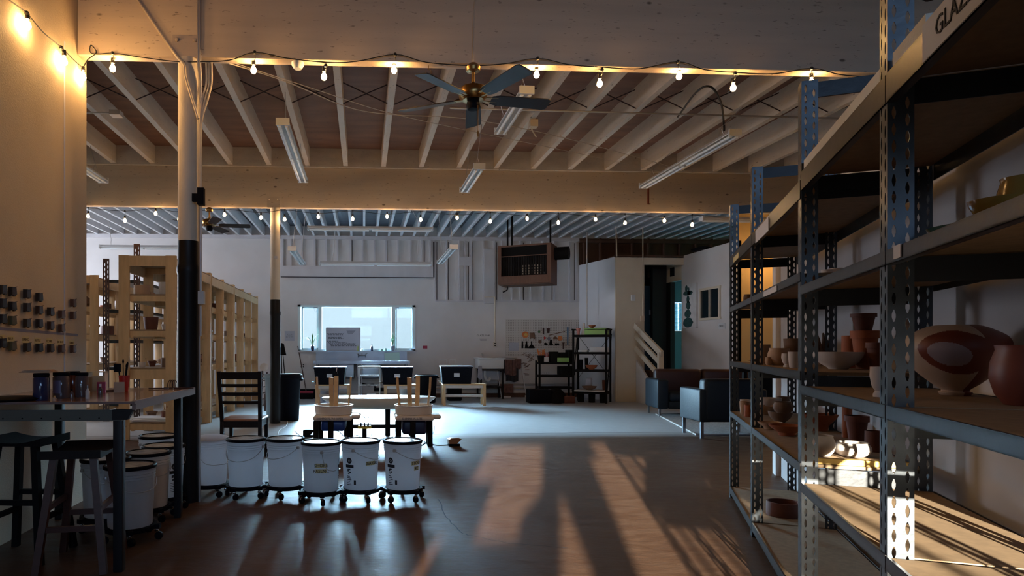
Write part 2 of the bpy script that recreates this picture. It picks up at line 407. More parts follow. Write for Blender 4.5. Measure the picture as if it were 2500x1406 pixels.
# window
wf = MB()
zc0, zc1 = WZ0, WZ1
fw = .07
wf.box(WX0, WX1, YB-.02, YB+.12, zc1-fw*.7, zc1); wf.box(WX0, WX1, YB-.02, YB+.12, zc0, zc0+.04)
wf.box(WX0, WX0+fw, YB-.02, YB+.12, zc0, zc1); wf.box(WX1-fw, WX1, YB-.02, YB+.12, zc0, zc1)
for p in (781, 961):
    x = onY(p, 800, YB).x; wf.box(x-.045, x+.045, YB+.0, YB+.12, zc0, zc1)
for (p, q) in ((737, 776), (966, 1008)):
    a = onY(p, 800, YB).x; b = onY(q, 800, YB).x
    wf.box(a, a+.03, YB+.03, YB+.09, zc0+.04, zc1-.05); wf.box(b-.03, b, YB+.03, YB+.09, zc0+.04, zc1-.05)
    wf.box(a, b, YB+.03, YB+.09, zc1-.085, zc1-.05); wf.box(a, b, YB+.03, YB+.09, zc0+.04, zc0+.07)
win = struct('window_1', wf, mat('window_vinyl', (.62,.74,.76), .4))
wg = MB(); wg.quad((WX0, YB+.1, zc0), (WX1, YB+.1, zc0), (WX1, YB+.1, zc1), (WX0, YB+.1, zc1)); struct('pane', wg, G_win, win)
wsil = MB(); wsil.box(WX0-.02, WX1+.02, YB-.12, YB+.1, zc0-.03, zc0); struct('window_sill', wsil, M_walltrim, win)
cl = MB()
for p in (771, 969):
    c = onY(p, 750, YB); cl.box(c.x-.05, c.x+.05, YB-.04, YB-.01, c.z-.03, c.z)
    cl.tube([(c.x-.04+.08*k/8, YB-.03, c.z-.03-.09*math.sin(math.pi*k/8)) for k in range(9)], .004, 5)
struct('window_latch', cl, M_steel, win)
# outside: pale street wall seen through the panes
ob = MB(); ob.box(-14, 14, 34, 34.2, 0, 3.6); ob.box(-14, 14, 33.98, 34.0, 1.4, 1.42)
solo('street_wall', ob, mat('pale_street_wall', (.36,.33,.31), .9), 'pale low building across the street seen through the window panes', 'building')
og = MB(); og.quad((-20, 16.4, -.15), (20, 16.4, -.15), (20, 40, -.15), (-20, 40, -.15)); struct('ground_outside', og, mat('asphalt_outside', (.10,.10,.10), .9))
# boards and battens on the back wall
def Z_(py): return onY(965, py, YB).z
def X_(px): return onY(px, 700, YB).x
tb = MB()
tb.box(XL, XB1, YB-.04, YB, Z_(586), Z_(577))
tb.box(X_(685), X_(1062), YB-.05, YB, Z_(677), Z_(651)); tb.box(X_(884), X_(888), YB-.06, YB, Z_(677), Z_(651))
for p in (690, 710, 737, 768, 796, 824, 855, 885, 914, 942, 972, 1003, 1030, 1050):
    tb.box(X_(p)-.022, X_(p)+.022, YB-.03, YB, Z_(651), Z_(586))
for p in (1062, 1090, 1121, 1135, 1150, 1180, 1206, 1226, 1250, 1271, 1297, 1325, 1353, 1390, 1405):
    tb.box(X_(p)-.02, X_(p)+.02, YB-.03, YB, Z_(733), Z_(586))
tb.box(X_(1062), X_(1412), YB-.035, YB, Z_(736), Z_(732))
tb.box(X_(1181), X_(1207), YB-.05, YB, Z_(740), Z_(606)); tb.box(X_(1120), X_(1148), YB-.045, YB, Z_(648), Z_(626))
struct('trim_1', tb, M_walltrim)
tg = MB()
for p in (693, 771, 857, 942, 1033): tg.box(X_(p)+.024, X_(p)+.036, YB-.012, YB-.001, Z_(650), Z_(588))
for p in (1064, 1092, 1130, 1141, 1152, 1210, 1275, 1345, 1400): tg.box(X_(p)+.02, X_(p)+.034, YB-.012, YB-.001, Z_(731), Z_(590))
tg.box(X_(1057), X_(1060), YB-.055, YB-.03, Z_(676), Z_(590)); tg.box(X_(686), X_(1060), YB-.054, YB-.049, Z_(679), Z_(677))
struct('trim_2', tg, M_gap)
bb = MB(); bb.box(-2.4, XB1, YB-.03, YB, 0, .10); struct('baseboard_back', bb, M_studs)
# low pipes along the back wall
pp = MB()
for z in (.22, .32): pp.tube([(X_(1030), YB-.06, z), (X_(1400), YB-.06, z)], .022, 8)
solo('wall_pipes', pp, M_galv, 'pair of grey pipes running low along the back wall behind the sinks', 'pipe')
# left partition (with glaze test tiles), near side
XW = -2.21
wallbox('wall_left', [(XW-.15, XW, -4.2, 5.27, 0, 4.6)], M_wallwarm)
cs = MB(); a = onX(178, 500, XW+.002); cs.box(XW, XW+.006, 4.88, 4.892, 0, BZ); struct('trim_3', cs, M_walltrim)
wallbox('wall_far_left', [(XL-.15, XL, 5, 11.4, 0, 4.6), (XL-.15, XL, 14.9, YB+.15, 0, 4.6), (XL-.15, XL, 11.4, 14.9, 3.7, 4.6)], M_wall)  # opening put in to admit the added side light
wallbox('wall_mid_left', [(XL, XW-.15, 4.9, 5.05, 0, 4.6)], M_wallwarm)
wallbox('wall_right', [(XR, XR+.15, -4.2, YB+.15, 0, 4.6), ], M_wallwarm)
wallbox('wall_lounge_end', [(7.36, XR, 12.26, 12.4, 0, 4.3)], mat('wall_yellow', (.66,.46,.20), .75))
# rear wall with the glazed doorway the low sun comes through
YR = -4.0
rw = MB()
def rb(x0, x1, z0, z1): rw.box(x0, x1, YR-.1, YR, z0, z1)
rb(XW-.2, -1.90, 0, 4.6); rb(.48, XR+.2, 0, 2.95); rb(-1.90, .48, 1.80, 1.95); rb(-1.90, .48, 2.5, 2.95); rb(-.86, -.80, 1.95, 2.5); rb(-1.9, -.6, 2.95, 4.6); rb(5.2, XR+.2, 2.95, 4.6); rb(-.6, 5.2, 3.95, 4.6); rb(1.4, 1.5, 2.95, 3.95); rb(3.3, 3.4, 2.95, 3.95); rb(-1.90, .48, 0, .12)  # openings above the doorway put in to admit rear light
struct('wall_rear', rw, M_wallwarm)
oe = MB(); oe.box(-8, 12, -9.2, -9.0, 2.62, 7.5)
struct('sun_block_panel', oe, M_black)  # added unseen panel, keeps the sun out of the high rear openings
def gaps(x):  # open heights shaped after the sun patches wanted inside
    g = []
    if -1.86 < x < -1.79: g.append((.5, 1.13))
    if -1.83 < x < -1.16:
        low = 1.36 if x < -1.6 else (1.12 if x < -1.45 else (1.12 if x < -1.32 else 1.19+(x+1.316)*.8)); g.append((low, 1.67))
    if -1.06 < x < -.88: g.append((.3, 1.02+.30*max(0, 1-abs(x+1.01)/(.05 if x < -1.01 else .13))))
    if -.64 < x < -.245: g.append((.15, 1.53 if x < -.55 else 1.69))
    if -.215 < x < .42 and not (-.065 < x < -.035):
        if x < .08: g.append((.15, 1.19))
        g.append((1.245, 1.27)); g.append((1.35, 1.69))
    return sorted((a*1.058, b*1.058) for a, b in g)
m = MB(); x = -1.90; dx = .015
while x < .48:
    z = .12
    for a, b in gaps(x+dx/2):
        if a > z: m.box(x, x+dx, YR-.06, YR-.02, z, a)
        z = max(z, b)
    if z < 1.80: m.box(x, x+dx, YR-.06, YR-.02, z, 1.80)
    x += dx
struct('sun_patch_mask', m, M_black)  # unseen mask across the doorway, cut to shape the sun patches
# ceilings : deck + joists (joists are parts of the ceiling)
def ceiling(name, y0, y1, zj, zd, xs, jw, mj, md):
    mb = MB(); mb.box(XL, XR, y0, y1, zd, zd+.05); c = struct(name, mb, md)
    for x in xs:
        j = MB(); j.box(x-jw/2, x+jw/2, y0, y1, zj, zd); struct('joist', j, mj, c)
    return c
xj0 = onY(844, 418, B2).x
xs1 = [xj0+.612*k for k in range(-11, 17)]
cn = ceiling('ceiling', B1+BT, B2, JZ, DZ, [x for x in xs1 if XL < x < XR], .075, M_joist, M_deck)
# blocking between the joists above the second beam, cross bridging mid-bay
blk = MB(); blk.box(XL, XR, B2-.05, B2+BT, JZ-.02, DZ)
struct('blocking', blk, M_joist, cn)
br = MB()
for a, b in zip(xs1[:-1], xs1[1:]):
    if b < XL or a > 9: continue
    for ym in (7.75,):
        br.bar((a+.04, ym, JZ+.25), (b-.04, ym, JZ+.01), .006, .012); br.bar((a+.04, ym+.03, JZ+.01), (b-.04, ym+.03, JZ+.25), .006, .012)
struct('cross_bridging', br, M_gap, cn)
bkb = MB(); bkb.box(xs1[4]+.04, xs1[5]-.04, 7.7, 7.74, JZ, DZ); struct('blocking', bkb, M_joist, cn)
xs2 = [xj0+.306*k for k in range(-24, 31)]
cf = ceiling('ceiling_far', B2+BT, YB, 3.98, 4.22, [x for x in xs2 if XL < x < XR], .05, M_joistw, M_deck2)
cr = ceiling('ceiling_near', -4.2, B1, JZ, DZ, [xj0+.612*k for k in range(-3, 14) if XW < xj0+.612*k < XR], .075, M_joist, M_deck)
# ------------------------------------------------------------------ beams and posts
def beam(y, label, bracket_px):
    r = thing('ceiling_beam', label, 'beam', (0, y+BT/2, BZ))
    b = MB(); b.rbox(XL if y > 8 else XW, XR, y, y+BT, BZ, 4.13 if y > 8 else 4.4, .012, n=2); part('timber', b, M_beam, r, world=True)
    p = MB(); x = onY(bracket_px, 400, y).x; p.box(x-.105, x+.105, y-.006, y, BZ, BZ+.17); p.rbox(x-.10, x+.10, y-.004, y, BZ+.004, BZ+.165, .003)
    for s in (-1, 1): p.lathe([(.016, 0), (.016, .012), (.010, .018)], 8, M=Matrix.Translation((x+s*.07, y-.006, BZ+.13)) @ Matrix.Rotation(math.pi/2, 4, 'X'))
    part('bracket', p, M_beam, r, world=True); return r
beam(B1, 'near painted glulam ceiling beam across the top of the photo', 455)
beam(B2, 'second painted glulam ceiling beam, under which the far bay begins', 668)
def post(px, y, zwrap, label, rwrap):
    x = onY(px, 800, y+BT/2).x; r = thing('support_post', label, 'post', (x, y+BT/2, 0))
    a = MB(); a.lathe([(.079, 0), (.079, BZ-.001)], 28); part('shaft', a, M_wall2, r)
    w = MB(); w.lathe([(rwrap, 0), (rwrap+.002, zwrap*.5), (rwrap, zwrap*.87), (rwrap+.006, zwrap*.88), (rwrap+.006, zwrap*.9), (rwrap-.001, zwrap*.91), (rwrap-.003, zwrap)], 28); part('black_wrap', w, M_blackwrap, r, 'black wrap around the lower part of the post')
    return r
P1 = post(460, B1, 2.05, 'near round cream post with black lower half beside the row of buckets', .083)
P2 = post(672, B2, 2.0, 'far round cream post with black lower half by the waste bins', .082)
for (P, off) in ((P1, -.084),):
    c = MB()
    x0 = P.location.x; y0 = P.location.y
    for k, (dx, zt) in enumerate(((.098, BZ+.8), (.112, BZ+.8))):
        c.tube([(x0+dx, y0-.04-.02*k, .0+1.3*(k)), (x0+dx, y0-.04-.02*k, 3.3), (x0+dx-.005, B1-.015, 3.42), (x0+dx-.005, B1-.015, zt)], .010, 8)
    part('conduit', c, M_galv, P, world=True)
    c = MB()
    for k in range(3):
        xx = x0+.13+.02*k
        c.tube(smoothpath([(x0+.11, y0-.07, 2.3), (x0+.115, y0-.08, 2.9), (xx-.005, y0-.06, 3.15), (xx+.01, y0, 3.3), (xx+.01, y0, 3.47)]), .008, 8)
    part('cable_bundle', c, M_pipec, P, world=True)
    c = MB(); q = atC(491, 480, 4.98); c.cbox(q, (.05, .05, .13)); q2 = atC(478, 483, 4.98); c.cbox(q2, (.05, .04, .06)); part('junction_box', c, M_blackpl, P, world=True)
    c = MB(); q = atC(492, 727, 4.98); c.cbox(q, (.045, .05, .10)); part('outlet_box', c, M_galv, P, world=True)
    c = MB(); a_ = onY(315, -30, B1-.012); b_ = onY(430, 135, B1-.012)
    c.tube(smoothpath([a_, a_.lerp(b_, .5), b_, atC(449, 158, 4.98), atC(452, 185, 4.98), atC(462, 220, 4.98), atC(484, 290, 4.98)]), .011, 8)
    part('diagonal_conduit', c, M_pipec, P, world=True)
c = MB(); q = onY(673, 628, B2-.04); c.box(q.x-.03, q.x+.03, q.y-.012, q.y-.0, q.z-.02, q.z+.02); part('label_sticker', c, M_paper, P2, world=True)

# ------------------------------------------------------------------ string lights
BULBP = [(.0095, .062), (.012, .055), (.024, .036), (.029, .018), (.026, .002), (.015, -.012), (.003, -.017)]
def string(label, wire, bulbs, mb_, loopr=.004, sc=1.0):
    r = thing('string_light', label, 'string lights', wire[0])
    w = MB(); w.tube(smoothpath(wire, 5), loopr, 5); part('cable', w, M_wire, r, world=True)
    for top, bot in bulbs:
        s = MB(); d = MB()
        s.tube(smoothpath([top, top.lerp(bot, .3)+Vector((.006, 0, 0)), bot+Vector((0, 0, .10*sc))], 3), .003, 5)
        s.lathe([(.006, .10), (.013, .095), (.016, .06), (.016, .055)], 10, bot+Vector((0, 0, 0)))
        s.lathe([(.010, 0), (.016, .012), (.010, .024)], 8, top-Vector((0, 0, .012)))
        so = part('socket', s, M_wire, r, world=True)
        b = MB(); b.lathe([(x*sc, z*sc) for x, z in BULBP][::-1], 10, bot); part('bulb', b, mb_, so, 'glowing warm filament bulb', world=True)
    return r
# along the left partition
xw = XW+.035
W0 = [onX(p, q, xw) for p, q in ((-60,-85),(0,-22),(20,-2),(65,32),(105,78),(150,116),(180,146),(202,166))]
string('string lights climbing along the left partition toward the near beam', W0, [(onX(65, 32, xw), onX(67, 68, xw)), (onX(149, 116, xw), onX(157, 155, xw))], M_bulb, sc=.8)
yb = B1-.02
n1 = [(203,168,203,193),(275,130,275,172),(622,128,619,176),(795,160,791,192),(965,133,962,176),(1313,143,1310,187),(1470,170,1464,209),(1655,151,1658,191),(1795,179,1790,219),(1981,167,1981,206)]
w1 = [onY(p, q, yb) for p, q in ((203,166),(214,146),(235,128),(222,110),(221,128),(240,132),(275,130),(340,139),(425,150),(490,151),(560,147),(622,128),(700,142),(795,152),(870,150),(965,133),(1040,152),(1150,160),(1230,156),(1313,143),(1390,158),(1470,164),(1560,168),(1655,151),(1720,170),(1795,177),(1890,180),(1981,167),(2050,182),(2120,188))]
string('string lights sagging along the underside of the near beam', w1, [(onY(a, b, yb), onY(c_, d_, B1+.045)) for a, b, c_, d_ in n1], M_bulb, sc=.8)
yb = B2-.03
far = [(215,530),(305,541),(380,524),(437,537),(548,527),(637,534),(695,538),(777,532),(861,537),(945,531),(1027,539),(1116,534),(1197,543),(1287,536),(1363,546),(1454,538),(1526,547),(1622,541),(1690,551)]
w2 = []; bl = []
for k, (p, q) in enumerate(far):
    ty = 507+ (p-200)*.012 + (1 if k % 2 else 0)*7
    w2.append(onY(p, ty, yb)); bl.append((onY(p, ty, yb), onY(p, q, yb)))
w2.append(onY(1760, 530, yb))
string('string lights along the underside of the second beam', w2, bl, M_bulb2, sc=.85)

# ------------------------------------------------------------------ ceiling fans
def fan(px, py, zc, off, label, sc=1.0, h=None):
    c = atC(px, py, zc); L = (c.x, c.y, c.z)
    r = thing('ceiling_fan', label, 'ceiling fan', L)
    k = MB(); k.lathe([(.02, .18), (.055, .19), (.062, .215), (.05, .23), (.03, .25)], 24); part('canopy', k, M_brass, r)
    k = MB(); k.lathe([(.012, .08), (.012, .19)], 12); k.lathe([(.02, .06), (.026, .085), (.014, .10)], 16); part('downrod', k, M_brass, r)
    k = MB(); k.lathe([(.03, -.05), (.085, -.045), (.11, -.02), (.115, .02), (.10, .055), (.04, .075), (.02, .08)], 28); part('motor_housing', k, M_brass, r)
    k = MB(); k.lathe([(.02, -.12), (.045, -.115), (.055, -.09), (.05, -.06), (.04, -.045)], 20); part('switch_housing', k, M_blackpl, r)
    R = .64*sc
    for i in range(5):
        t = math.radians(off+72*i)
        M = Matrix.Rotation(t, 4, 'Z') @ Matrix.Translation((0, 0, -.03)) @ Matrix.Rotation(math.radians(-13), 4, 'X')
        b = MB(); n = 8; pts = [(.15*sc, -.045), (.20*sc, -.062), (R-.03, -.072), (R-.005, -.06), (R, 0), (R-.005, .06), (R-.03, .072), (.20*sc, .062), (.15*sc, .045)]
        b.prism(pts, -.004, .004, M); bo = part('blade', b, M_fanb, r)
        a = MB(); a.bar(M @ Vector((.07, -.02, .0)), M @ Vector((.2, -.03, 0)), .02, .006); a.bar(M @ Vector((.07, .02, .0)), M @ Vector((.2, .03, 0)), .02, .006); part('blade_arm', a, M_brass, bo)
    return r
fn = fan(1155, 232, 5.12, 8, 'near dark ceiling fan with five blades hanging from the near beam')
k = MB(); c0 = fn.location; k.tube(smoothpath([(c0.x, B1+.05, c0.z+.25), (c0.x, B1-.02, BZ+.02), (c0.x+.01, B1-.012, 3.9), (c0.x+.05, B1-.012, 4.2)]), .006, 6); part('cord', k, M_pipec, fn, world=True)
k = MB(); k.tube([(c0.x+.03, c0.y-.05, c0.z-.1), (c0.x+.03, c0.y-.05, c0.z-.30)], .002, 5); k.lathe([(.004, 0), (.008, -.02), (.004, -.05)], 8, (c0.x+.03, c0.y-.05, c0.z-.30)); part('pull_chain', k, M_brass, fn, world=True)
fan(511, 545, 10.2, 150, 'far brass ceiling fan hanging under the second beam left of the far post')

# ------------------------------------------------------------------ fluorescent fixtures
def fixture(p, q, label, n=2, w=.15, up=None, side=False, chain=True, cord=0, ztop=None, hood=True):
    """p, q : end points (centre of housing underside)"""
    p = Vector(p); q = Vector(q); d = (q-p); L = d.length; d.normalize(); a = Vector((0, 0, 1)).cross(d).normalized(); z = Vector((0, 0, 1))
    M = Matrix((d, a, z)).transposed().to_4x4(); M.translation = p
    r = thing('fluorescent_fixture', label, 'light fixture', p)
    h = MB(); h.prism([(0, 0), (L, 0), (L, .001), (0, .001)], 0, .001, M)
    h.v = []; h.f = []; h.m = []
    prof = [(-w/2, -.012), (-w/2, 0), (-w*.22, .045), (w*.22, .045), (w/2, 0), (w/2, -.012), (w*.2, .012), (-w*.2, .012)]
    vs = [(0, y, zz) for y, zz in prof]+[(L, y, zz) for y, zz in prof]; m_ = len(prof)
    h.add(vs, [tuple(range(m_)), tuple(range(2*m_-1, m_-1, -1))]+[(i, m_+i, m_+(i+1)%m_, (i+1)%m_) for i in range(m_)], M)
    part('housing', h, M_fluo, r, world=True)
    for x in (0, L):
        e = MB(); e.box(x-.012, x+.012, -w/2, w/2, -.035, .045, M); part('end_cap', e, M_fluo, r, world=True)
    segs = 2 if L > 1.8 else 1
    for i in range(n):
        y = (i-(n-1)/2)*w*.5
        for s in range(segs):
            t = MB(); t.tube([M @ Vector((L*s/segs+.03, y, -.03)), M @ Vector((L*(s+1)/segs-.03, y, -.03))], .017, 10); part('tube', t, M_tube, r, world=True)
    if chain:
        zt = ztop or JZ+.001
        for x in (.12*L, .88*L):
            t = MB(); b0 = M @ Vector((x, 0, .045)); t.tube([b0+a*.04, b0+Vector((0, 0, .12))], .003, 5); t.tube([b0-a*.04, b0+Vector((0, 0, .12))], .003, 5); nx = min((xs2 if b0.y > B2 else xs1), key=lambda q: abs(q-b0.x)); t.tube([b0+Vector((0, 0, .12)), Vector((nx, b0.y, zt))], .005, 5); part('chain', t, M_galv, r, world=True)
    return r
def along(px, py, zf, L, label, **kw):
    e = onZ(px, py, zf); return fixture((e.x, e.y-L, zf), (e.x, e.y, zf), label, **kw)
along(740, 440, 3.70, 2.44, 'two-tube fluorescent fixture on chains left of the ceiling fan')
along(1572, 454, 3.72, 2.44, 'long two-tube fluorescent fixture on chains at the upper right of the near bay')
along(1222, 322, 3.77, 1.22, 'short fluorescent fixture just right of the ceiling fan')
along(1134, 464, 3.55, 1.22, 'short fluorescent fixture hanging low on a cord below the fan')
along(252, 441, 3.72, 2.44, 'fluorescent fixture half hidden behind the left partition edge')
along(738, 643, 3.02, 2.0, 'tilted-looking fluorescent fixture right of the far post near the back wall', ztop=3.99)
along(1075, 640, 3.02, 2.0, 'fluorescent fixture near the back wall just right of the window', ztop=3.99)
p = onZ(752, 557, 3.56); fixture(p, p+Vector((2.44, 0, 0)), 'wide fluorescent fixture crossing under the far bay joists above the window', ztop=3.99)
p = onZ(780, 643, 3.06); fixture(p, p+Vector((2.44, 0, 0)), 'white fluorescent fixture hung low against the boards above the window', ztop=3.99)
p = onZ(1713, 535, 3.56); fixture(p, p+Vector((2.44, 0, 0)), 'cream-lit fluorescent fixture in the far bay behind the end of the right rack', ztop=3.99)
p = onZ(245, 603, 3.4); fixture(p, p+Vector((1.9, 0, 0)), 'fluorescent fixture above the wooden shelves at the far left', ztop=3.99)
# conduits and wires under the joists
k = MB(); k.tube([(onY(1180, 275, 7.7).x-.4, 7.75, JZ-.03), (8.5, 7.9, JZ-.03)], .012, 8)
solo('ceiling_conduit', k, M_galv, 'thin conduit running across the underside of the near bay joists to the right', 'conduit')
k = MB(); k.tube(smoothpath([onY(560,155,5.3), onY(700,200,6.2), onY(850,262,7.2), onY(960,280,7.5), onY(1140,290,7.6), onY(1350,330,8.3), onY(1560,385,9.3), onY(1700,425,10.35)]), .005, 5)
k.tube(smoothpath([onY(560,150,5.3), onY(760,215,6.5), onY(940,273,7.4), onY(1140,318,8), onY(1400,372,9.2), onY(1640,425,10.35)]), .004, 5)
solo('cable_run', k, M_whitewire, 'pale cables strung diagonally beneath the near bay joists', 'cable')
k = MB(); a_ = onZ(1660, 275, JZ); k.tube(smoothpath([onZ(1655, 285, JZ-.02), onZ(1700, 225, JZ-.05), onZ(1735, 212, JZ-.06), onZ(1760, 250, JZ-.12), onZ(1767, 300, JZ-.2), onZ(1768, 318, 3.78)]), .012, 6)
solo('flex_conduit', k, M_wire, 'looped dark flexible conduit feeding the upper right fluorescent fixture', 'conduit')
k = MB(); c = onZ(284, 272, JZ); k.cbox(c-Vector((0, 0, .03)), (.13, .13, .06)); k.tube([c+Vector((-2.2, 0, -.02)), c-Vector((.05, 0, .02))], .01, 6)
solo('ceiling_box', k, M_galv, 'small electrical box on a joist at the upper left', 'electrical box')
k = MB(); c = onZ(1302, 293, JZ); k.cbox(c-Vector((0, 0, .05)), (.10, .10, .09)); k.tube(smoothpath([c+Vector((-.05, 0, -.02)), c+Vector((-.02, 0, -.12)), c+Vector((.04, 0, -.22))]), .008, 6)
solo('ceiling_box', k, M_pipec, 'electrical box with drooping plug on a joist right of the fan', 'electrical box')
k = MB(); c = onY(727, 155, B1+BT/2); k.lathe([(.05, 0), (.05, -.02), (.03, -.05)], 16, (c.x, c.y, BZ)); solo('smoke_detector', k, M_white, 'white round detector under the near beam between the bulbs', 'detector')
k = MB(); c = onY(1046, 158, B1+BT/2); k.tube([(c.x, c.y, BZ), (c.x, c.y, BZ-.03)]+[(c.x+.022*math.sin(t), c.y, BZ-.052+.022*math.cos(t)) for t in [i*.6 for i in range(9)]], .003, 6); solo('cup_hook', k, M_brass, 'small brass hook screwed under the near beam left of the fan', 'hook')
k = MB(); c = onY(1582, 455, B2-.01); k.box(c.x-.012, c.x+.012, c.y-.02, c.y, c.z-.3, c.z); solo('hanging_strap', k, mat('rust_strap', (.20,.04,.02), .6), 'rust-red strap hanging on the second beam below the long fixture', 'strap')

# ------------------------------------------------------------------ right rack(s): local frame x = toward the camera, y = depth away from the aisle
TH = math.radians(21.4); SX, SZ = math.sin(TH), math.cos(TH)
P0c = (2.696+.01, 5.2)
def tpx(px, v=0.0, P=P0c):
    f = (px-CX)/F
    X0 = P[0]+SZ*v; Z0 = P[1]-SX*v
    return (f*Z0-X0)/(f*SZ-SX)
u = cw(-SX, -SZ); RZ = math.atan2(u.y, u.x); R0 = cw(*P0c)
T = [tpx(1783), tpx(1836), tpx(1956), tpx(2166), 4.85]
HR = 2.36; DR = .46; PW = .062
def plate(mb, origin, axis, L, W, thick, nrm, pitch=.047):
    """perforated flange: rows of keyholes in two staggered columns"""
    o = Vector(origin); ax = Vector(axis); n = Vector(nrm)*thick; up = Vector((0, 0, 1)); cwid = W/2
    HP = [(.28,1),(.95,.25),(.95,-.25),(.28,-1),(-.28,-1),(-.95,-.25),(-.95,.25),(-.28,1)]
    RP = [(1,1),(1,.3),(1,-.3),(1,-1),(-1,-1),(-1,-.3),(-1,.3),(-1,1)]
    for col in range(2):
        cx = cwid*(col+.5); z = pitch*.5 if col else 0.0
        if z > 0: # bottom filler
            mb.add([o+ax*(cx-cwid/2), o+ax*(cx+cwid/2), o+ax*(cx+cwid/2)+up*z, o+ax*(cx-cwid/2)+up*z], [(0, 1, 2, 3)])
        while z+pitch <= L:
            cz = z+pitch/2; vs = []
            for off in (Vector((0,0,0)), n):
                vs += [o+ax*(cx+a*cwid/2)+up*(cz+b*pitch/2)+off for a, b in RP]
                vs += [o+ax*(cx+a*cwid*.17)+up*(cz+b*pitch*.36)+off for a, b in HP]
            fs = []
            for i in range(8):
                j = (i+1) % 8
                fs += [(i, j, 8+j, 8+i), (16+i, 24+i, 24+j, 16+j), (8+i, 8+j, 24+j, 24+i)]
            mb.add(vs, fs); z += pitch
        if z < L: mb.add([o+ax*(cx-cwid/2)+up*z, o+ax*(cx+cwid/2)+up*z, o+ax*(cx+cwid/2)+up*L, o+ax*(cx-cwid/2)+up*L], [(0, 1, 2, 3)])
def upright_mb(sv):
    mb = MB()
    plate(mb, (0, 0, 0), (0, sv, 0), HR, PW, .003, (-1, 0, 0))
    plate(mb, (0, 0, 0), (-1, 0, 0), HR, PW, .003, (0, sv, 0))
    return mb
me_f = mesh('upright', upright_mb(1), M_rack, smooth=False); me_r = mesh('upright', upright_mb(-1), M_rack, smooth=False)
def rack_unit(ts, levels, label, board=M_ply):
    r = thing('storage_rack', label, 'rack', R0, RZ)
    for t in ts:
        for me, v in ((me_f, 0), (me_r, DR)):
            o = bpy.data.objects.new('upright', me); COL.objects.link(o); o.parent = r; o.location = (t, v, 0)
    for (a, b) in zip(ts[:-1], ts[1:]):
        for li, z in enumerate(levels):
            top = li == len(levels)-1; bh = .075 if top else (.05 if li == 0 else .036)
            m = MB(); m.box(a+.004, b-.02, .006, DR-.006, z-.014, z); part('shelf_board', m, board, r)
            m = MB()
            m.box(a+.003, b-.004, -.004, .0, z-bh, z+.002); m.box(a+.003, b-.004, -.004, .022, z-bh, z-bh+.004); m.box(a+.003, b-.004, -.004, .004, z-.0, z+.004)
            part('front_beam', m, M_rackbeam, r)
            m = MB(); m.box(a+.003, b-.004, DR, DR+.004, z-bh, z+.002); part('rear_beam', m, M_rackbeam, r)
    for t in ts:
        for li, z in enumerate(levels):
            m = MB(); m.box(t-.008, t-.004, .06, DR-.06, z-.085, z-.016); part('end_beam', m, M_blacksteel, r)
    for t in ts:
        m = MB(); m.box(t-.008, t-.004, .06, DR-.06, HR-.075, HR-.01); part('top_brace', m, M_blacksteel, r)
    return r
LV1 = [.095, .70, 1.10, 1.53, 1.93]; LV2 = [.095, .62, 1.04, 1.47, 1.96]
rk1 = rack_unit(T[:3], LV1, 'far half of the black slotted steel rack on the right, holding cups and bowls')
rk2 = rack_unit([T[2]+.006, T[3], T[4]], LV2, 'near half of the black slotted steel rack on the right, running out of frame')
def rp(t, v, z): # rack local to world
    return Matrix.Rotation(RZ, 4, 'Z') @ Vector((t, v, z)) + R0
# cards and labels on the rack
def card(par, t0, t1, z0, z1, m=M_paper, txt=None, ts=.05):
    c = MB(); c.box(t0, t1, -.008, -.005, z0, z1); o = part('label_card', c, m, par)
    if txt: text_part(txt, ts, frame_M(((t0+t1)/2, -.0095, (z0+z1)/2), (1, 0, 0), (0, 0, 1)), M_ink, o)
    return o
card(rk2, tpx(2262), tpx(2262)+.34, 1.885, 1.975, txt='GLAZE', ts=.062)
card(rk2, tpx(2190), tpx(2190)+.05, 1.44, 1.475)
card(rk1, tpx(1848), tpx(1880), 1.845, 1.92); card(rk1, tpx(1793), tpx(1806), 1.86, 1.90, m=M_papery)
card(rk1, tpx(1868), tpx(1900), 1.495, 1.525)
m = MB()
m.box(T[2]+.03, T[3]-.03, .004, .024, 1.965, 2.01); m.box(T[3]+.03, tpx(2255), .004, .024, 1.965, 2.01)
part('rail_board', m, M_wall2, rk2, 'pale board edge above the top rack beam')
# low partition right behind the rack
pw = MB()
for (a, b, z0, z1) in ((-1.15, 3.9, 0, 2.34),):
    M = Matrix.Translation(R0) @ Matrix.Rotation(RZ, 4, 'Z'); pw.box(a, b, DR+.09, DR+.2, z0, z1, M)
struct('wall_behind_rack', pw, mat('wall_grey_white', (.46,.43,.43), .75, var=.15, vscale=2, world=True))
pl = MB(); M = Matrix.Translation(R0) @ Matrix.Rotation(RZ, 4, 'Z'); pl.box(-1.32, -1.16, DR+.05, DR+.24, 0, 2.36, M); struct('trim_4', pl, M_wall)

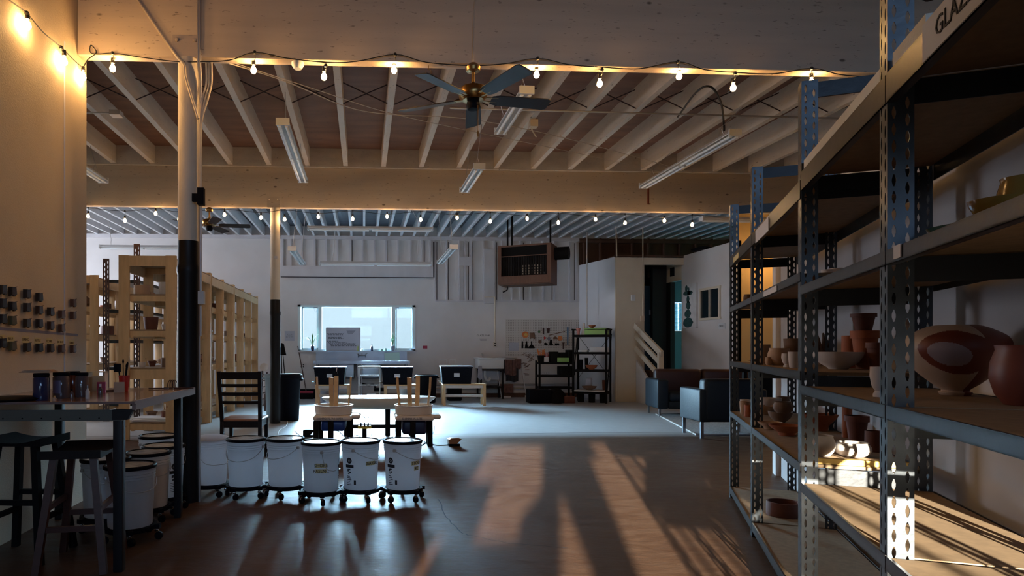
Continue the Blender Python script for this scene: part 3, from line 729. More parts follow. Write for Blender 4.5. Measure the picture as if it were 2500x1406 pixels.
# ------------------------------------------------------------------ pottery
def prof(kind, r, h):
    w = max(.004, r*.09)
    if kind == 'cup': out = [(r*.72, 0), (r*.8, h*.05), (r*.93, h*.5), (r, h)]
    elif kind == 'bowl': out = [(r*.38, 0), (r*.42, h*.08), (r*.78, h*.4), (r*.95, h*.75), (r, h)]
    elif kind == 'pot': out = [(r*.6, 0), (r*.85, h*.18), (r, h*.45), (r*.97, h*.7), (r*.82, h*.92), (r*.85, h)]
    elif kind == 'vase': out = [(r*.28, 0), (r*.34, h*.03), (r*.3, h*.07), (r*.62, h*.28), (r*.93, h*.52), (r, h*.68), (r*.88, h*.86), (r*.6, h*.96), (r*.4, h)]
    elif kind == 'planter': out = [(r*.62, 0), (r*.86, h*.78), (r*.87, h*.8), (r, h*.8), (r, h)]
    elif kind == 'plate': out = [(r*.45, 0), (r*.5, h*.3), (r*.92, h*.8), (r, h)]
    elif kind == 'cyl': out = [(r*.98, 0), (r, h*.05), (r, h*.5), (r*.98, h)]
    elif kind == 'foot': out = [(r*.7, 0), (r*.7, h*.1), (r*.5, h*.2), (r*.8, h*.35), (r, h*.7), (r*.95, h)]
    inn = [(max(a-w, .002), max(b, w)) for a, b in out[::-1]]
    return out+inn
def pot(kind, p, r, h, m, label, group=None, cat=None, wob=0, name=None):
    mb = MB(); mb.lathe(prof(kind, r, h), 28, wob=wob)
    nm = name or {'cup': 'clay_cup', 'bowl': 'clay_bowl', 'pot': 'clay_pot', 'vase': 'clay_vase', 'planter': 'flower_pot', 'plate': 'clay_plate', 'cyl': 'clay_cylinder', 'foot': 'footed_cup'}[kind]
    mb.v = [v+Vector(p) for v in mb.v]
    return solo(nm, mb, m, label, cat or nm.split('_')[-1], group, loc=Vector(p))
def rpot(kind, px, v, z, r, h, m, label, **kw):
    t = max(tpx(px, v), T[0]+r+.012); return pot(kind, rp(t, v, z+.001), r, h, m, label, **kw)
E = 0.0
# rack bays A/B (between the two left-hand uprights), upper shelf
rpot('pot', 1826, .10, 1.53, .035, .09, M_clayd, 'small rimmed brown pot by the second upright on the upper shelf of the far rack')
rpot('cup', 1806, .12, 1.53, .028, .045, M_clayd, 'tiny brown cup on the upper shelf in the leftmost bay of the rack')
rpot('cup', 1816, .26, 1.53, .03, .05, M_clay, 'tiny clay cup behind the rimmed pot on the upper rack shelf')
rpot('plate', 1895, .24, 1.53, .15, .06, M_terrad, 'wide dark shallow bowl on the upper shelf of the far rack')
rpot('cyl', 1862, .12, 1.10, .048, .13, M_clay, 'tall straight clay beaker on the middle shelf right of the second upright')
rpot('pot', 1877, .07, 1.10, .022, .05, M_clay, 'tiny round clay jar between the beaker and the wide pot')
rpot('pot', 1903, .13, 1.10, .065, .105, M_clay, 'round-bellied clay pot in the middle of the middle rack shelf')
rpot('foot', 1923, .09, 1.10, .030, .075, M_clayw, 'narrow stacked pale cup right of the round-bellied pot')
rpot('cup', 1941, .10, 1.10, .033, .085, M_clayw, 'pale straight cup against the third upright on the middle shelf')
rpot('bowl', 1937, .30, 1.10, .06, .17, M_clayd, 'brown tall bowl behind the pale cups on the middle shelf')
rpot('plate', 1811, .16, 1.10, .05, .012, M_clay, 'flat clay plate on the middle shelf in the leftmost bay')
rpot('cup', 1827, .2, 1.10, .02, .055, M_clayw, 'slim pale cup on the middle shelf in the leftmost bay')
# lower shelf
rpot('bowl', 1812, .26, .70, .085, .12, M_clayw, 'large pale bowl at the left end of the lower rack shelf')
rpot('cup', 1806, .10, .70, .038, .10, M_clayw, 'left pale handled-looking cup at the left end of the lower shelf')
rpot('cup', 1818, .07, .70, .036, .10, M_clay, 'clay cup standing in front of the large pale bowl on the lower shelf')
rpot('cyl', 1829, .08, .70, .035, .085, M_terra, 'orange clay cylinder beside the second upright on the lower shelf')
rpot('bowl', 1871, .22, .70, .075, .07, M_clay, 'small clay bowl behind the shallow dish on the lower shelf')
rpot('cyl', 1868, .36, .70, .045, .13, M_clayd, 'brown cylinder at the back of the lower rack shelf')
rpot('bowl', 1905, .22, .70, .075, .075, M_clayd, 'brown bowl carrying another bowl on the lower shelf')
t_ = tpx(1912, .22); pot('pot', rp(t_, .22, .775), .06, .075, M_clayd, 'brown bowl stacked on top of another bowl on the lower shelf')
rpot('plate', 1880, .09, .70, .07, .045, M_clay, 'shallow tan dish near the front edge of the lower shelf')
rpot('plate', 1921, .13, .70, .095, .06, M_terra, 'wide orange terracotta dish against the third upright on the lower shelf')
rpot('cyl', 1912, .22, .095, .10, .09, M_terrad, 'dark round basin alone on the bottom shelf of the far rack')
# seen past the third upright: the far rack's right-hand end
def epot(kind, px, v, z, r, h, m, label, **kw):
    t = min(tpx(px, v), T[2]-r-.02); return pot(kind, rp(t, v, z+.001), r, h, m, label, **kw)
epot('cup', 2021, .26, 1.53, .030, .085, M_clayw, 'left of two pale egg-like cups past the third upright on the upper shelf')
epot('cup', 2043, .30, 1.53, .032, .09, M_clayw, 'right of two pale egg-like cups past the third upright on the upper shelf', wob=.03)
epot('bowl', 2110, .38, 1.53, .07, .06, M_clayw, 'pale bowl behind the egg-like cups on the upper shelf')
epot('cyl', 1988, .32, 1.53, .06, .055, M_terrad, 'dark low basin on the upper shelf beside the third upright')
epot('bowl', 2047, .26, 1.10, .108, .085, M_clayw, 'broad pale carved bowl past the third upright on the middle shelf', wob=.02)
epot('cyl', 2077, .38, 1.10, .042, .17, M_terra, 'orange terracotta cylinder with rim behind the broad pale bowl')
epot('planter', 2112, .385, 1.10, .062, .19, M_terra, 'tall terracotta planter carrying another planter on the middle shelf')
pot('planter', rp(min(tpx(2108, .385), T[2]-.08), .385, 1.292), .056, .085, M_terrad, 'dark terracotta planter stacked on the tall one on the middle shelf')
epot('planter', 2143, .40, 1.10, .05, .13, M_terrad, 'dark terracotta pot close to the near upright on the middle shelf')
rpot('foot', 2150, .10, 1.04, .030, .10, M_clayw, 'small pale cup at the shelf edge against the near upright')
hs = MB(); c0 = rp(tpx(2014, .40), .40, 1.10)
hs.lathe([(.055, 0), (.06, .03), (.045, .07), (.05, .085)], 18, c0)
for k, (dx, dz, ln) in enumerate(((-.11, .05, .10), (-.085, .09, .12), (-.05, .10, .14), (-.01, .10, .13), (.03, .09, .11))):
    b = c0+Vector((dx*.5, 0, .07)); hs.tube(smoothpath([b, b+Vector((dx*.3, .0, ln*.5)), b+Vector((dx*.65, 0, ln))], 4), [.014]*2+[.013]*2+[.011]*2+[.008]*2+[.004], 8)
solo('hand_sculpture', hs, M_clayd, 'brown clay sculpture with upright fingers past the third upright on the middle shelf', 'sculpture')
epot('pot', 2082, .27, .70, .075, .065, M_clayw, 'pale squat pot partly sunlit past the third upright on the lower shelf', wob=.01)
epot('pot', 2006, .14, .70, .055, .095, M_clayw, 'pale pot sunlit beside the third upright on the lower shelf')
epot('planter', 2092, .40, .70, .055, .15, M_terrad, 'dark terracotta planter behind the pale squat pot on the lower shelf')
epot('cyl', 2068, .43, .70, .025, .19, M_terra, 'slim orange cylinder at the back of the lower shelf')
epot('cyl', 2135, .41, .70, .04, .10, M_terrad, 'squat dark pot close to the near upright on the lower shelf')
epot('plate', 2000, .36, .70, .10, .10, M_terra, 'wide terracotta bowl at the back beside the third upright on the lower shelf')
wb = MB(); wb.box(-.03, 0, .05, DR-.05, 0, .024)
wb.v = [Matrix.Rotation(RZ, 4, 'Z') @ v + rp(T[2]-.03, 0, .701) for v in wb.v]  # added strip, its yellow stands in for sun on the board edge
solo('sunlit_board_edge', wb, M_yellowt, 'end edge of the lower shelf board, sunlight put into its yellow colour', 'board edge')
# bay D : large two-tone vase, glazed pieces
vs = MB(); c0 = rp(tpx(2332, .37), .37, 1.041)
R_ = thing('clay_vase', 'large squat cream vase with sweeping red-brown and mauve bands on the near rack', 'vase', c0)
VP_ = [(a*1.27, b*1.27) for a, b in [(.032, 0), (.036, .008), (.03, .014), (.055, .035), (.09, .07), (.112, .11), (.116, .135), (.105, .16), (.07, .182), (.045, .19), (.04, .188)]]
VQ = smoothpath([(a, 0, b) for a, b in VP_], 14)
mb = MB(); mb.lathe([(max(q.x, .001), q.z) for q in VQ], 320)
a0_ = math.atan2(-c0.y, -c0.x)
vm = []
for f in mb.f:
    c = sum((mb.v[i] for i in f), Vector((0,0,0)))/len(f); a = (math.atan2(c.y, c.x)-a0_+math.pi) % (2*math.pi)-math.pi
    c = c/1.27; zz = c.z-.112; uu = a+.10; q = math.hypot((uu+zz*3.2)/.40, (zz-uu*.0)/.032); q2 = math.hypot((uu-.15+zz*2)/.75, (zz-.004)/.058)
    vm.append(2 if q < 1 else (1 if (q2 < 1 or a > .55) else 0))
mb.m = vm; part('body', mb, [M_vase1, M_vase2, M_vase3], R_)
rpot('pot', 2505, .38, 1.04, .08, .17, M_vase2, 'dark round pot at the right edge of the photo beside the banded vase')
gl = MB(); c0 = rp(tpx(2365, .16), .16, 1.471)
gl.lathe(prof('plate', .085, .05), 28, c0, wob=.03); solo('glazed_dish', gl, M_greeng, 'glossy green glazed dish on the upper shelf of the near rack', 'dish')
gl = MB(); c0 = rp(tpx(2440, .07), .07, 1.471); gl.lathe(prof('bowl', .05, .045), 28, c0, wob=.05); solo('glazed_bowl', gl, M_goldg, 'small glossy amber glazed bowl at the shelf edge upper right', 'bowl')
gl = MB(); c0 = rp(tpx(2492, .13), .13, 1.471); gl.lathe(prof('pot', .04, .10), 24, c0); solo('glazed_jar', gl, M_goldg, 'glossy amber glazed jar cut by the right edge of the photo', 'jar')
gl = MB(); c0 = rp(tpx(2247, -.0), .02, 2.052); gl.lathe([(.012, 0), (.02, .008), (.02, .02), (.01, .03)], 14, c0); solo('glazed_bead', gl, M_jarblue, 'small glossy blue knob on top of the near rack rail', 'knob')
# scrap on bottom: nothing else

# ------------------------------------------------------------------ left foreground: work table
TX0, TX1, TY0, TY1, TZ = XW+.02, -1.23, 3.50, 4.72, .92
tb_ = thing('work_table', 'dark-edged work table with varnished top against the left partition', 'table', ((TX0+TX1)/2, (TY0+TY1)/2, 0))
m = MB(); m.box(TX0, TX1, TY0, TY1, TZ-.008, TZ); part('table_top', m, M_tabletop, tb_, world=True)
m = MB(); m.box(TX1, TX1+.02, TY0, TY1, TZ-.045, TZ+.003); m.box(TX0, TX1+.02, TY0-.02, TY0, TZ-.012, TZ+.001); m.box(TX0, TX1, TY1, TY1+.02, TZ-.045, TZ); part('edge_band', m, M_tableedge, tb_, world=True)
m = MB(); m.box(TX0, TX1-.06, TY0+.02, TY0+.024, TZ-.10, TZ-.045); m.box(TX0, TX1-.06, TY0+.02, TY0+.05, TZ-.104, TZ-.10)
part('front_rail', m, M_angle, tb_, world=True)
m = MB()
for i in range(9): m.lathe([(.004, 0), (.004, .002)], 8, M=Matrix.Translation((TX0+.08+.1*i, TY0+.02, TZ-.09)) @ Matrix.Rotation(math.pi/2, 4, 'X'))
part('rail_holes', m, M_black, tb_, world=True)
m = MB(); m.prism([(TX1-.11, TZ-.10), (TX1-.11, TZ-.045), (TX1+.0, TZ-.045), (TX1-.03, TZ-.10)], 0, .03, Matrix.Translation((0, TY0+.045, 0)) @ Matrix.Rotation(math.pi/2, 4, 'X')); part('corner_bracket', m, M_blacksteel, tb_, world=True)
for (x, y) in ((TX1-.085, TY0+.05), (TX0+.05, TY0+.05), (TX1-.085, TY1-.06), (TX0+.05, TY1-.06)):
    m = MB(); m.rbox(x-.025, x+.025, y-.025, y+.025, 0, TZ-.045, .004); part('leg', m, M_blacksteel, tb_, world=True)
# things on the table
def tp(px, z=TZ, py=None, y=None):
    if y is not None: p = onY(px, 900, y); return Vector((p.x, p.y, z))
    return onZ(px, py, z)
def jar(px, y, r, h, mbody, label, lid=M_blackpl, lab=None):
    p = tp(px, y=y); R_ = thing('jar', label, 'jar', p)
    a = MB(); a.lathe([(r*.95, 0), (r, .006), (r, h*.82), (r*.86, h*.88), (r*.86, h*.9)], 24); part('body', a, mbody, R_)
    a = MB(); a.lathe([(r*.95, h*.88), (r*.97, h*.89), (r*.97, h), (r*.9, h+.003)], 24); part('lid', a, lid, R_)
    if lab:
        a = MB(); cyl_patch(a, r+.0012, -2.3, -1.2, h*.2, h*.7); part('label_wrap', a, lab, R_)
    return R_
def cyl_patch(mb, r, a0, a1, z0, z1, r1=None, n=8):
    r1 = r1 or r; vs = []
    for i in range(n+1):
        t = a0+(a1-a0)*i/n; vs += [(r*math.cos(t), r*math.sin(t), z0), (r1*math.cos(t), r1*math.sin(t), z1)]
    mb.add(vs, [(2*i, 2*i+2, 2*i+3, 2*i+1) for i in range(n)])
jar(101, 3.62, .042, .145, M_jarblue, 'dark blue glossy jar, leftmost on the work table', lab=None)
jar(150, 3.78, .046, .145, M_glassjar, 'jar with purple label second from left on the work table', lab=M_jarpurple)
jar(178, 3.90, .042, .145, M_amber, 'amber red jar behind the purple-labelled one on the work table')
jar(200, 3.86, .036, .14, M_glassjar, 'dark glass jar, rightmost of the big lidded jars')
def bottle(px, y, r, h, m1, m2, label):
    p = tp(px, y=y); R_ = thing('small_bottle', label, 'bottle', p)
    a = MB(); a.lathe([(r, 0), (r, h*.55), (r*.5, h*.7), (r*.4, h*.8)], 14); part('body', a, m1, R_)
    a = MB(); a.lathe([(r*.5, h*.78), (r*.5, h), (r*.3, h)], 12); part('cap', a, m2, R_)
bottle(175, 3.66, .010, .06, M_glassjar, M_blackpl, 'tiny bottle in front of the amber jar'); bottle(214, 3.72, .012, .075, M_clayw, M_steel, 'slim silver-capped bottle right of the jars')
bottle(245, 3.95, .013, .07, M_glassjar, M_paper, 'small dark bottle near the wooden card holder'); bottle(133, 3.56, .010, .028, M_clay, M_yellowt, 'tiny yellow-capped pot at the table front edge')
m = MB(); p = tp(235, y=4.35); m.box(p.x-.055, p.x+.055, p.y, p.y+.06, TZ, TZ+.004); m.box(p.x-.055, p.x-.048, p.y, p.y+.06, TZ, TZ+.13); m.box(p.x+.048, p.x+.055, p.y, p.y+.06, TZ, TZ+.13); m.box(p.x-.055, p.x+.055, p.y, p.y+.06, TZ+.125, TZ+.132); m.box(p.x-.05, p.x+.05, p.y+.056, p.y+.06, TZ, TZ+.10)
solo('card_holder', m, M_pine, 'small open wooden box standing at the back of the work table', 'box')
m = MB(); p = tp(248, y=4.2); m.cbox((p.x, p.y, TZ+.035), (.05, .03, .07), .2); solo('paint_box', m, M_redbox, 'small red and brown packet by the wooden box on the table', 'packet')
m = MB(); p = tp(291, y=4.2); m.cbox((p.x, p.y, TZ+.035), (.065, .006, .068), .1); solo('paper_card', m, M_clay, 'pinkish card standing in front of the red brush cup', 'card')
cupo = thing('brush_cup', 'red cup full of brushes and a black scraper on the work table', 'cup', tp(303, y=4.35))
m = MB(); m.lathe([(.026, 0), (.036, .105), (.034, .105), (.024, .005)], 20); part('cup', m, M_red, cupo)
for k, (dx, dz, w_) in enumerate(((-.045, .17, .004), (-.01, .19, .003), (.02, .17, .004), (.03, .20, .003), (.012, .16, .005))):
    m = MB(); m.tube([(dx*.3, 0, .02), (dx, .01, dz)], w_, 6)
    if k == 0: m.cbox((dx-.003, .01, dz-.015), (.045, .008, .055))
    else: m.lathe([(.004, 0), (.007, .012), (.002, .03)], 8, (dx, .01, dz-.005))
    part('brush', m, M_blackpl if k != 3 else M_tan, cupo)
m = MB()
for k in range(4): m.cbox((tp(105, y=3.66).x-.02, 3.66, TZ+.152+.004*k), (.16-.01*k, .12, .003), .08*k)
solo('paper_stack', m, M_clay, 'loose papers lying on top of the leftmost jars', 'papers')
m = MB(); p = tp(30, y=3.6); m.lathe([(.13, 0), (.15, .012), (.13, .02), (.02, .022)], 24, (p.x, p.y, TZ), wob=.06); solo('black_bag', m, M_blackpl, 'flat black bag at the left edge of the work table', 'bag')
for k, (px, dy, rz) in enumerate(((262, 4.3, .3), (272, 4.35, .7), (385, 4.55, .1), (420, 4.6, -.2), (445, 4.55, .5))):
    m = MB(); p = tp(px, y=dy); m.tube([(p.x-.06*math.cos(rz), p.y-.06*math.sin(rz), TZ+.006), (p.x+.06*math.cos(rz), p.y+.06*math.sin(rz), TZ+.006)], .005, 6)
    m.cbox((p.x+.06*math.cos(rz), p.y+.06*math.sin(rz), TZ+.006), (.03, .015, .006), rz)
    solo('clay_tool', m, M_redwood, ['modelling tool lying beside the pink card', 'modelling tool just left of the red brush cup', 'modelling tool at the back edge of the table, leftmost of three', 'modelling tool at the back edge of the table, middle of three', 'modelling tool at the far corner of the work table'][k], 'tool')
# stools by the table
def stool(p, rz, label, mseat, mleg, h=.66, w=.42, d=.30):
    R_ = thing('wooden_stool', label, 'stool', p, rz)
    a = MB(); n = 10; vs = []
    for i in range(n+1):
        x = -w/2+w*i/n; s = .028*abs(2*i/n-1)**2
        for (y, dz) in ((-d/2, 0), (d/2, 0)):
            vs += [(x, y, h-.045), (x, y, h-.028+s)]
    fs = []
    for i in range(n):
        b = i*4; c = b+4
        fs += [(b+1, c+1, c+3, b+3), (b, b+2, c+2, c), (b, c, c+1, b+1), (b+2, b+3, c+3, c+2)]
    fs += [(0, 1, 3, 2), (n*4, n*4+2, n*4+3, n*4+1)]
    a.add(vs, fs); part('seat', a, mseat, R_)
    for sx_ in (-1, 1):
        for sy_ in (-1, 1):
            a = MB(); a.bar((sx_*(w/2-.06), sy_*(d/2-.05), h-.045), (sx_*(w/2+.01), sy_*(d/2+.02), 0), .036, .036, (0, 1, 0)); part('leg', a, mleg, R_)
    a = MB()
    for sx_ in (-1, 1): a.bar((sx_*(w/2-.02), -d/2+.01, .24), (sx_*(w/2-.02), d/2-.01, .24), .02, .03)
    a.bar((-w/2+.03, -d/2+.01, .34), (w/2-.03, -d/2+.01, .34), .02, .03); a.bar((-w/2+.03, d/2-.01, .34), (w/2-.03, d/2-.01, .34), .02, .03)
    part('stretcher', a, mleg, R_)
    return R_
stool(cw(-1.76, 3.62), math.pi/2+.12, 'dark saddle-seat stool under the table corner with reddish leg', M_darkwood, M_redwood)
stool(cw(-2.14, 3.74), -.1, 'black saddle-seat stool pushed under the table by the partition', M_black, M_black, h=.70, w=.34)
# test tiles on the left partition
rows = [ (723, .095), (0, 0) ]
colpx = [2, 26, 62, 92, 120, 147, 175]
ty = {0: [708, 712, 718, 726, 0, 0, 740], 1: [741, 748, 751, 757, 761, 768, 770], 2: [779, 783, 789, 790, 795, 801, 0], 3: [838, 845, 848, 849, 850, 851, 852]}
ordn = ['leftmost', 'second', 'third', 'fourth', 'fifth', 'sixth', 'last']
rown = ['top', 'second', 'third', 'bottom']
tcols = [(.02,.015,.014), (.035,.02,.012), (.05,.022,.012), (.10,.085,.04), (.09,.035,.02)]
TM = [mat('tile_glaze_%d' % i, c, .25) for i, c in enumerate(tcols)]
tn = ['black', 'dark brown', 'brown', 'olive', 'rust brown']
for r_ in range(4):
    for c_ in range(7):
        py = ty[r_][c_]
        if not py: continue
        p = onX(colpx[c_], py, XW+.012); zc = p.y
        ci = 3 if (c_ == 1 and r_ >= 2) else ((4 if c_ > 4 else random.choice([1, 2])) if c_ > 3 or r_ == 1 and c_ == 3 else random.choice([0, 0, 1]))
        m = MB(); w_ = .062; h_ = .058
        M = frame_M(p, (0, 1, 0), (0, 0, 1))
        m.prism([(-w_/2, h_/2), (w_/2-.006, h_/2), (w_/2+.008, -h_/2+.004), (w_/2-.01, -h_/2), (w_/2-.02, -h_/2+.012), (.0, -h_/2+.006), (-w_/2, -h_/2)], .0, .014, M)
        m.prism([(-w_/2+.003, h_/2), (w_/2-.012, h_/2), (w_/2-.004, -h_/2+.01), (-w_/2+.003, -h_/2+.004)], .014, .026, M)
        R_ = thing('test_tile', '%s glaze test tiles on the left partition, %s in the %s row' % (tn[ci], ordn[c_], rown[r_]), 'test tile', p, 0, 'glaze test tiles hung on the left partition')
        part('tiles', m, TM[ci], R_, world=True)
        k = MB(); k.tube([(p.x-.01, p.y+.02, p.z+h_/2-.004), (p.x+.03, p.y+.02, p.z+h_/2+.004)], .0018, 5); part('hook', k, M_wire, R_, world=True)
M_tink = mat('tape_ink', (.10,.06,.03), .8)
for c_, s_ in enumerate(('TEN', 'BLUE', 'SPRING', 'RUTILE', 'OCHRE', 'DK BLUE', 'SHINO')):
    p = onX(colpx[c_], 825+2*c_, XW+.001); m = MB(); m.box(XW+.0005, XW+.0015, p.y-.045, p.y+.045, p.z-.022, p.z+.02)
    lb_ = solo('tape_label', m, M_papery, '%s handwritten tape label above the bottom tile row on the left partition' % ordn[c_], 'label', 'tape labels on the left partition')
    text_part(s_, .024, frame_M(p+Vector((.001, 0, 0)), (0, 1, 0), (0, 0, 1)), M_tink, lb_, world=True)
m = MB(); a = onX(-60, 797, XW); b = onX(190, 818, XW); m.bar((XW+.001, a.y, a.z), (XW+.001, b.y, b.z), .003, .018); solo('wall_tape', m, M_tape, 'blue-grey tape line along the left partition between tile rows', 'tape')

# ------------------------------------------------------------------ buckets and dollies
def decal(parent, th, M_=M_ink):
    """round badge, dark bar, small pictogram, and lines of print on a bucket side"""
    def rr(z): return .132+.016*z/.37+.0012
    m = MB()
    for i in range(10):
        t0 = math.pi*2*i/10; t1 = math.pi*2*(i+1)/10
        pts = []
        for (q, rad) in ((t0, .024), (t1, .024), (t1, .010), (t0, .010)):
            z = .235+rad*math.sin(q); a = th+rad*math.cos(q)/.142; pts.append((rr(z)*math.cos(a), rr(z)*math.sin(a), z))
        m.quad(*pts)
    def pt(a0, a1, z0, z1): cyl_patch(m, rr(z0), th+a0, th+a1, z0, z1, rr(z1), 4)
    pt(-.05, .05, .228, .242); pt(-.27, .27, .180, .204)
    for (a, z, w, h) in ((-.10, .150, .10, .02), (.0, .160, .14, .012), (.04, .140, .10, .012), (-.06, .13, .12, .01)): pt(a-w/2, a+w/2, z, z+h)
    for k in range(6): pt(-.2, .12-.05*(k % 3), .045+.013*k, .050+.013*k)
    pt(.27, .40, .05, .085)
    part('printed_marks', m, M_, parent)
def bucket(p, label, rz=0, body=M_bucket, lid=True, marks=None, tape=None, hang=60, group=None):
    R_ = thing('plastic_bucket', label, 'bucket', p, 0, group)
    b = MB(); b.lathe([(.125, 0), (.132, .005), (.1452, .30), (.150, .302), (.1475, .315), (.152, .318), (.149, .332), (.153, .336), (.150, .352), (.152, .37), (.148, .37)], 40)
    part('body', b, body, R_)
    if lid:
        b = MB(); b.lathe([(.150, .362), (.158, .364), (.160, .378), (.155, .385), (.142, .386), (.138, .376)], 40); part('lid_rim', b, M_blackpl, R_)
        b = MB(); b.lathe([(.140, .372), (.139, .379), (.09, .381), (.02, .3815)], 32); part('lid', b, M_lidc, R_)
    else:
        b = MB(); b.lathe([(.150, .366), (.156, .368), (.158, .378), (.12, .386), (.02, .388)], 36, M=Matrix.Rotation(math.radians(3), 4, 'X')); part('lid', b, M_bucket, R_)
    h = MB(); hp = []
    for k in range(15):
        t = math.pi*k/14; q = Vector((.158*math.cos(t), -.158*math.sin(t)*math.cos(math.radians(hang))-.0, -.158*math.sin(t)*math.sin(math.radians(hang)))); q = Matrix.Rotation(rz, 3, 'Z') @ q
        q.z += .318
        rr_ = math.hypot(q.x, q.y); need = .136+.016*q.z/.37+.008
        if rr_ < need and rr_ > 1e-5: q.x *= need/rr_; q.y *= need/rr_
        hp.append(q)
    h.tube(hp, .0025, 6)
    for s in (0, -1): q = hp[s]; h.lathe([(.012, -.01), (.014, 0), (.01, .01)], 8, q)
    part('handle', h, M_galv, R_)
    if marks is not None: decal(R_, marks)
    if tape:
        for (txt, th, z) in tape:
            t = MB(); r_ = .132+.016*z/.37+.0015; wa = .30 if len(txt) > 3 else .2
            cyl_patch(t, r_, th-wa, th+wa, z-.016, z+.016, r_+.001); o = part('tape_label', t, M_papery, R_)
            text_part(txt, .034, frame_M(((r_+.003)*math.cos(th), (r_+.003)*math.sin(th), z), (-math.sin(th), math.cos(th), 0), (0, 0, 1)), M_ink, o)
    return R_
def dolly_make(p, label, rz=0, group=None):
    R_ = thing('bucket_dolly', label, 'dolly', p, rz, group)
    d = MB(); d.lathe([(.10, .072), (.155, .07), (.160, .078), (.158, .098), (.140, .100), (.138, .092), (.02, .09)], 36); part('ring', d, M_blackpl, R_)
    for k in range(5):
        t = 2*math.pi*k/5; x = .165*math.cos(t); y = .165*math.sin(t)
        a = MB(); a.bar((.12*math.cos(t), .12*math.sin(t), .084), (.185*math.cos(t), .185*math.sin(t), .084), .035, .028); ao = part('arm', a, M_blackpl, R_)
        w = MB(); M = Matrix.Translation((x+.012, y, .026)) @ Matrix.Rotation(t+k, 4, 'Z') @ Matrix.Rotation(math.pi/2, 4, 'X')
        w.lathe([(.018, -.016), (.025, -.010), (.025, .010), (.018, .016)], 14, M=M); part('wheel', w, M_blackpl, ao)
        w = MB(); w.lathe([(.007, .03), (.007, .075)], 8, (x, y, 0)); w.lathe([(.013, .050), (.015, .056), (.010, .062)], 10, (x, y, 0)); part('stem', w, M_chrome, ao)
    return R_
BK = [(512, 5.32, 'white bucket with loose plastic lid, first at the left of the front row'), (600, 5.25, 'plain white bucket, second from the left in the front row'),
      (697, 5.26, 'plain white bucket, third from the left in the front row'), (784, 5.06, 'white bucket with two handwritten tape labels, fourth in the front row'),
      (880, 5.14, 'white bucket with printed badge and one tape label, fifth in the front row'), (983, 5.14, 'white bucket with printed badge at the right end of the front row')]
th0 = -math.pi/2
dl0 = None
for i, (px, zc, lab) in enumerate(BK):
    p = cw((px-CX)/F*zc, zc, .0); face = math.atan2(-p.y, -p.x)
    dlab = lab.split(',')[0]
    dlb = 'black five-wheel dolly under the %s bucket of the front row' % ['first', 'second', 'third', 'fourth', 'fifth', 'rightmost'][i]
    if dl0 is None: dl0 = dolly_make(p, dlb, .3, 'bucket dollies')
    else: dup(dl0, p, .3+i*.25, dlb)
    bp = Vector((p.x, p.y, .0925))
    kw = dict(lid=i > 0, rz=face-math.pi/2+math.pi+[.9, -.5, -.9, 1.6, 1.2, 1.15][i], hang=[75, 40, 35, 80, -12, -12][i])
    kw['hang'] = [75, 42, 35, 80, 30, 30][i]
    if i == 0: kw['marks'] = face-1.25
    if i == 3: kw['marks'] = face+1.45; kw['tape'] = [('SHORE', face+.0, .215), ('PASLNC', face+.0, .172)]
    if i == 4: kw['marks'] = face-.66; kw['tape'] = [('SEA GR', face+.62, .215)]
    if i == 5: kw['marks'] = face-.72; kw['tape'] = [('STOU', face+.80, .215), ('KE', face+.88, .172)]
    bucket(bp, lab, **kw)
# cluster at the left
CB = [(318, 4.05, M_bucket, None, 'white bucket nearest the stool, front of the left cluster'), (361, 4.55, M_bucketb, None, 'beige stained bucket in the middle of the left cluster'),
      (400, 4.87, M_bucket, .55, 'white printed bucket beside the black post in the left cluster'), (258, 4.30, M_bucket, None, 'white bucket behind the nearest one in the left cluster'),
      (386, 5.42, M_bucket, None, 'hindmost lidded bucket of the left cluster')]
for i, (px, zc, mm, mk, lab) in enumerate(CB):
    p = cw((px-CX)/F*zc, zc, 0); face = math.atan2(-p.y, -p.x)
    dup(dl0, p, .5*i, 'black dolly under the %s' % lab.replace('white bucket', 'bucket')[:70])
    bucket(Vector((p.x, p.y, .0925)), lab, body=mm, rz=face-math.pi/2+math.pi+.5, hang=35, marks=(face+mk) if mk else None)

# ------------------------------------------------------------------ dining chair
ch = thing('dining_chair', 'dark ladder-back dining chair behind the buckets, facing away', 'chair', cw((588-CX)/F*6.78, 6.78), math.radians(-2))
W_, D_ = .43, .42
for s in (-1, 1):
    m = MB(); m.bar((s*.20, 0, 0), (s*.20, .02, .44), .036, .04, (1, 0, 0)); m.bar((s*.20, .02, .43), (s*.212, -.07, .965), .034, .04, (1, 0, 0)); part('rear_post', m, M_darkwood, ch)
    m = MB(); m.bar((s*.195, .40, 0), (s*.195, .40, .43), .038, .038, (1, 0, 0)); part('leg', m, M_darkwood, ch)
def slat(z0, z1, yb_):
    m = MB(); n = 8; vs = []
    for i in range(n+1):
        x = -.2+.4*i/n; c_ = -.022*math.cos(math.pi*(i/n-.5)); t_ = lambda z: .02-.09*(z-.43)/.535
        for z in (z0, z1):
            for dy in (-.009, .009): vs.append((x, t_(z)+c_+dy, z))
    fs = []
    for i in range(n):
        b = i*4; c2 = b+4; fs += [(b, c2, c2+2, b+2), (b+1, b+3, c2+3, c2+1), (b+2, c2+2, c2+3, b+3), (b, b+1, c2+1, c2)]
    m.add(vs, fs); return m
for k, (z0, z1) in enumerate(((.885, .96), (.80, .835), (.71, .745), (.62, .655))): part('slat', slat(z0, z1, 0), M_darkwood, ch)
m = MB(); m.rbox(-.215, .215, .0, .43, .435, .46, .012); part('seat', m, M_seatwood, ch)
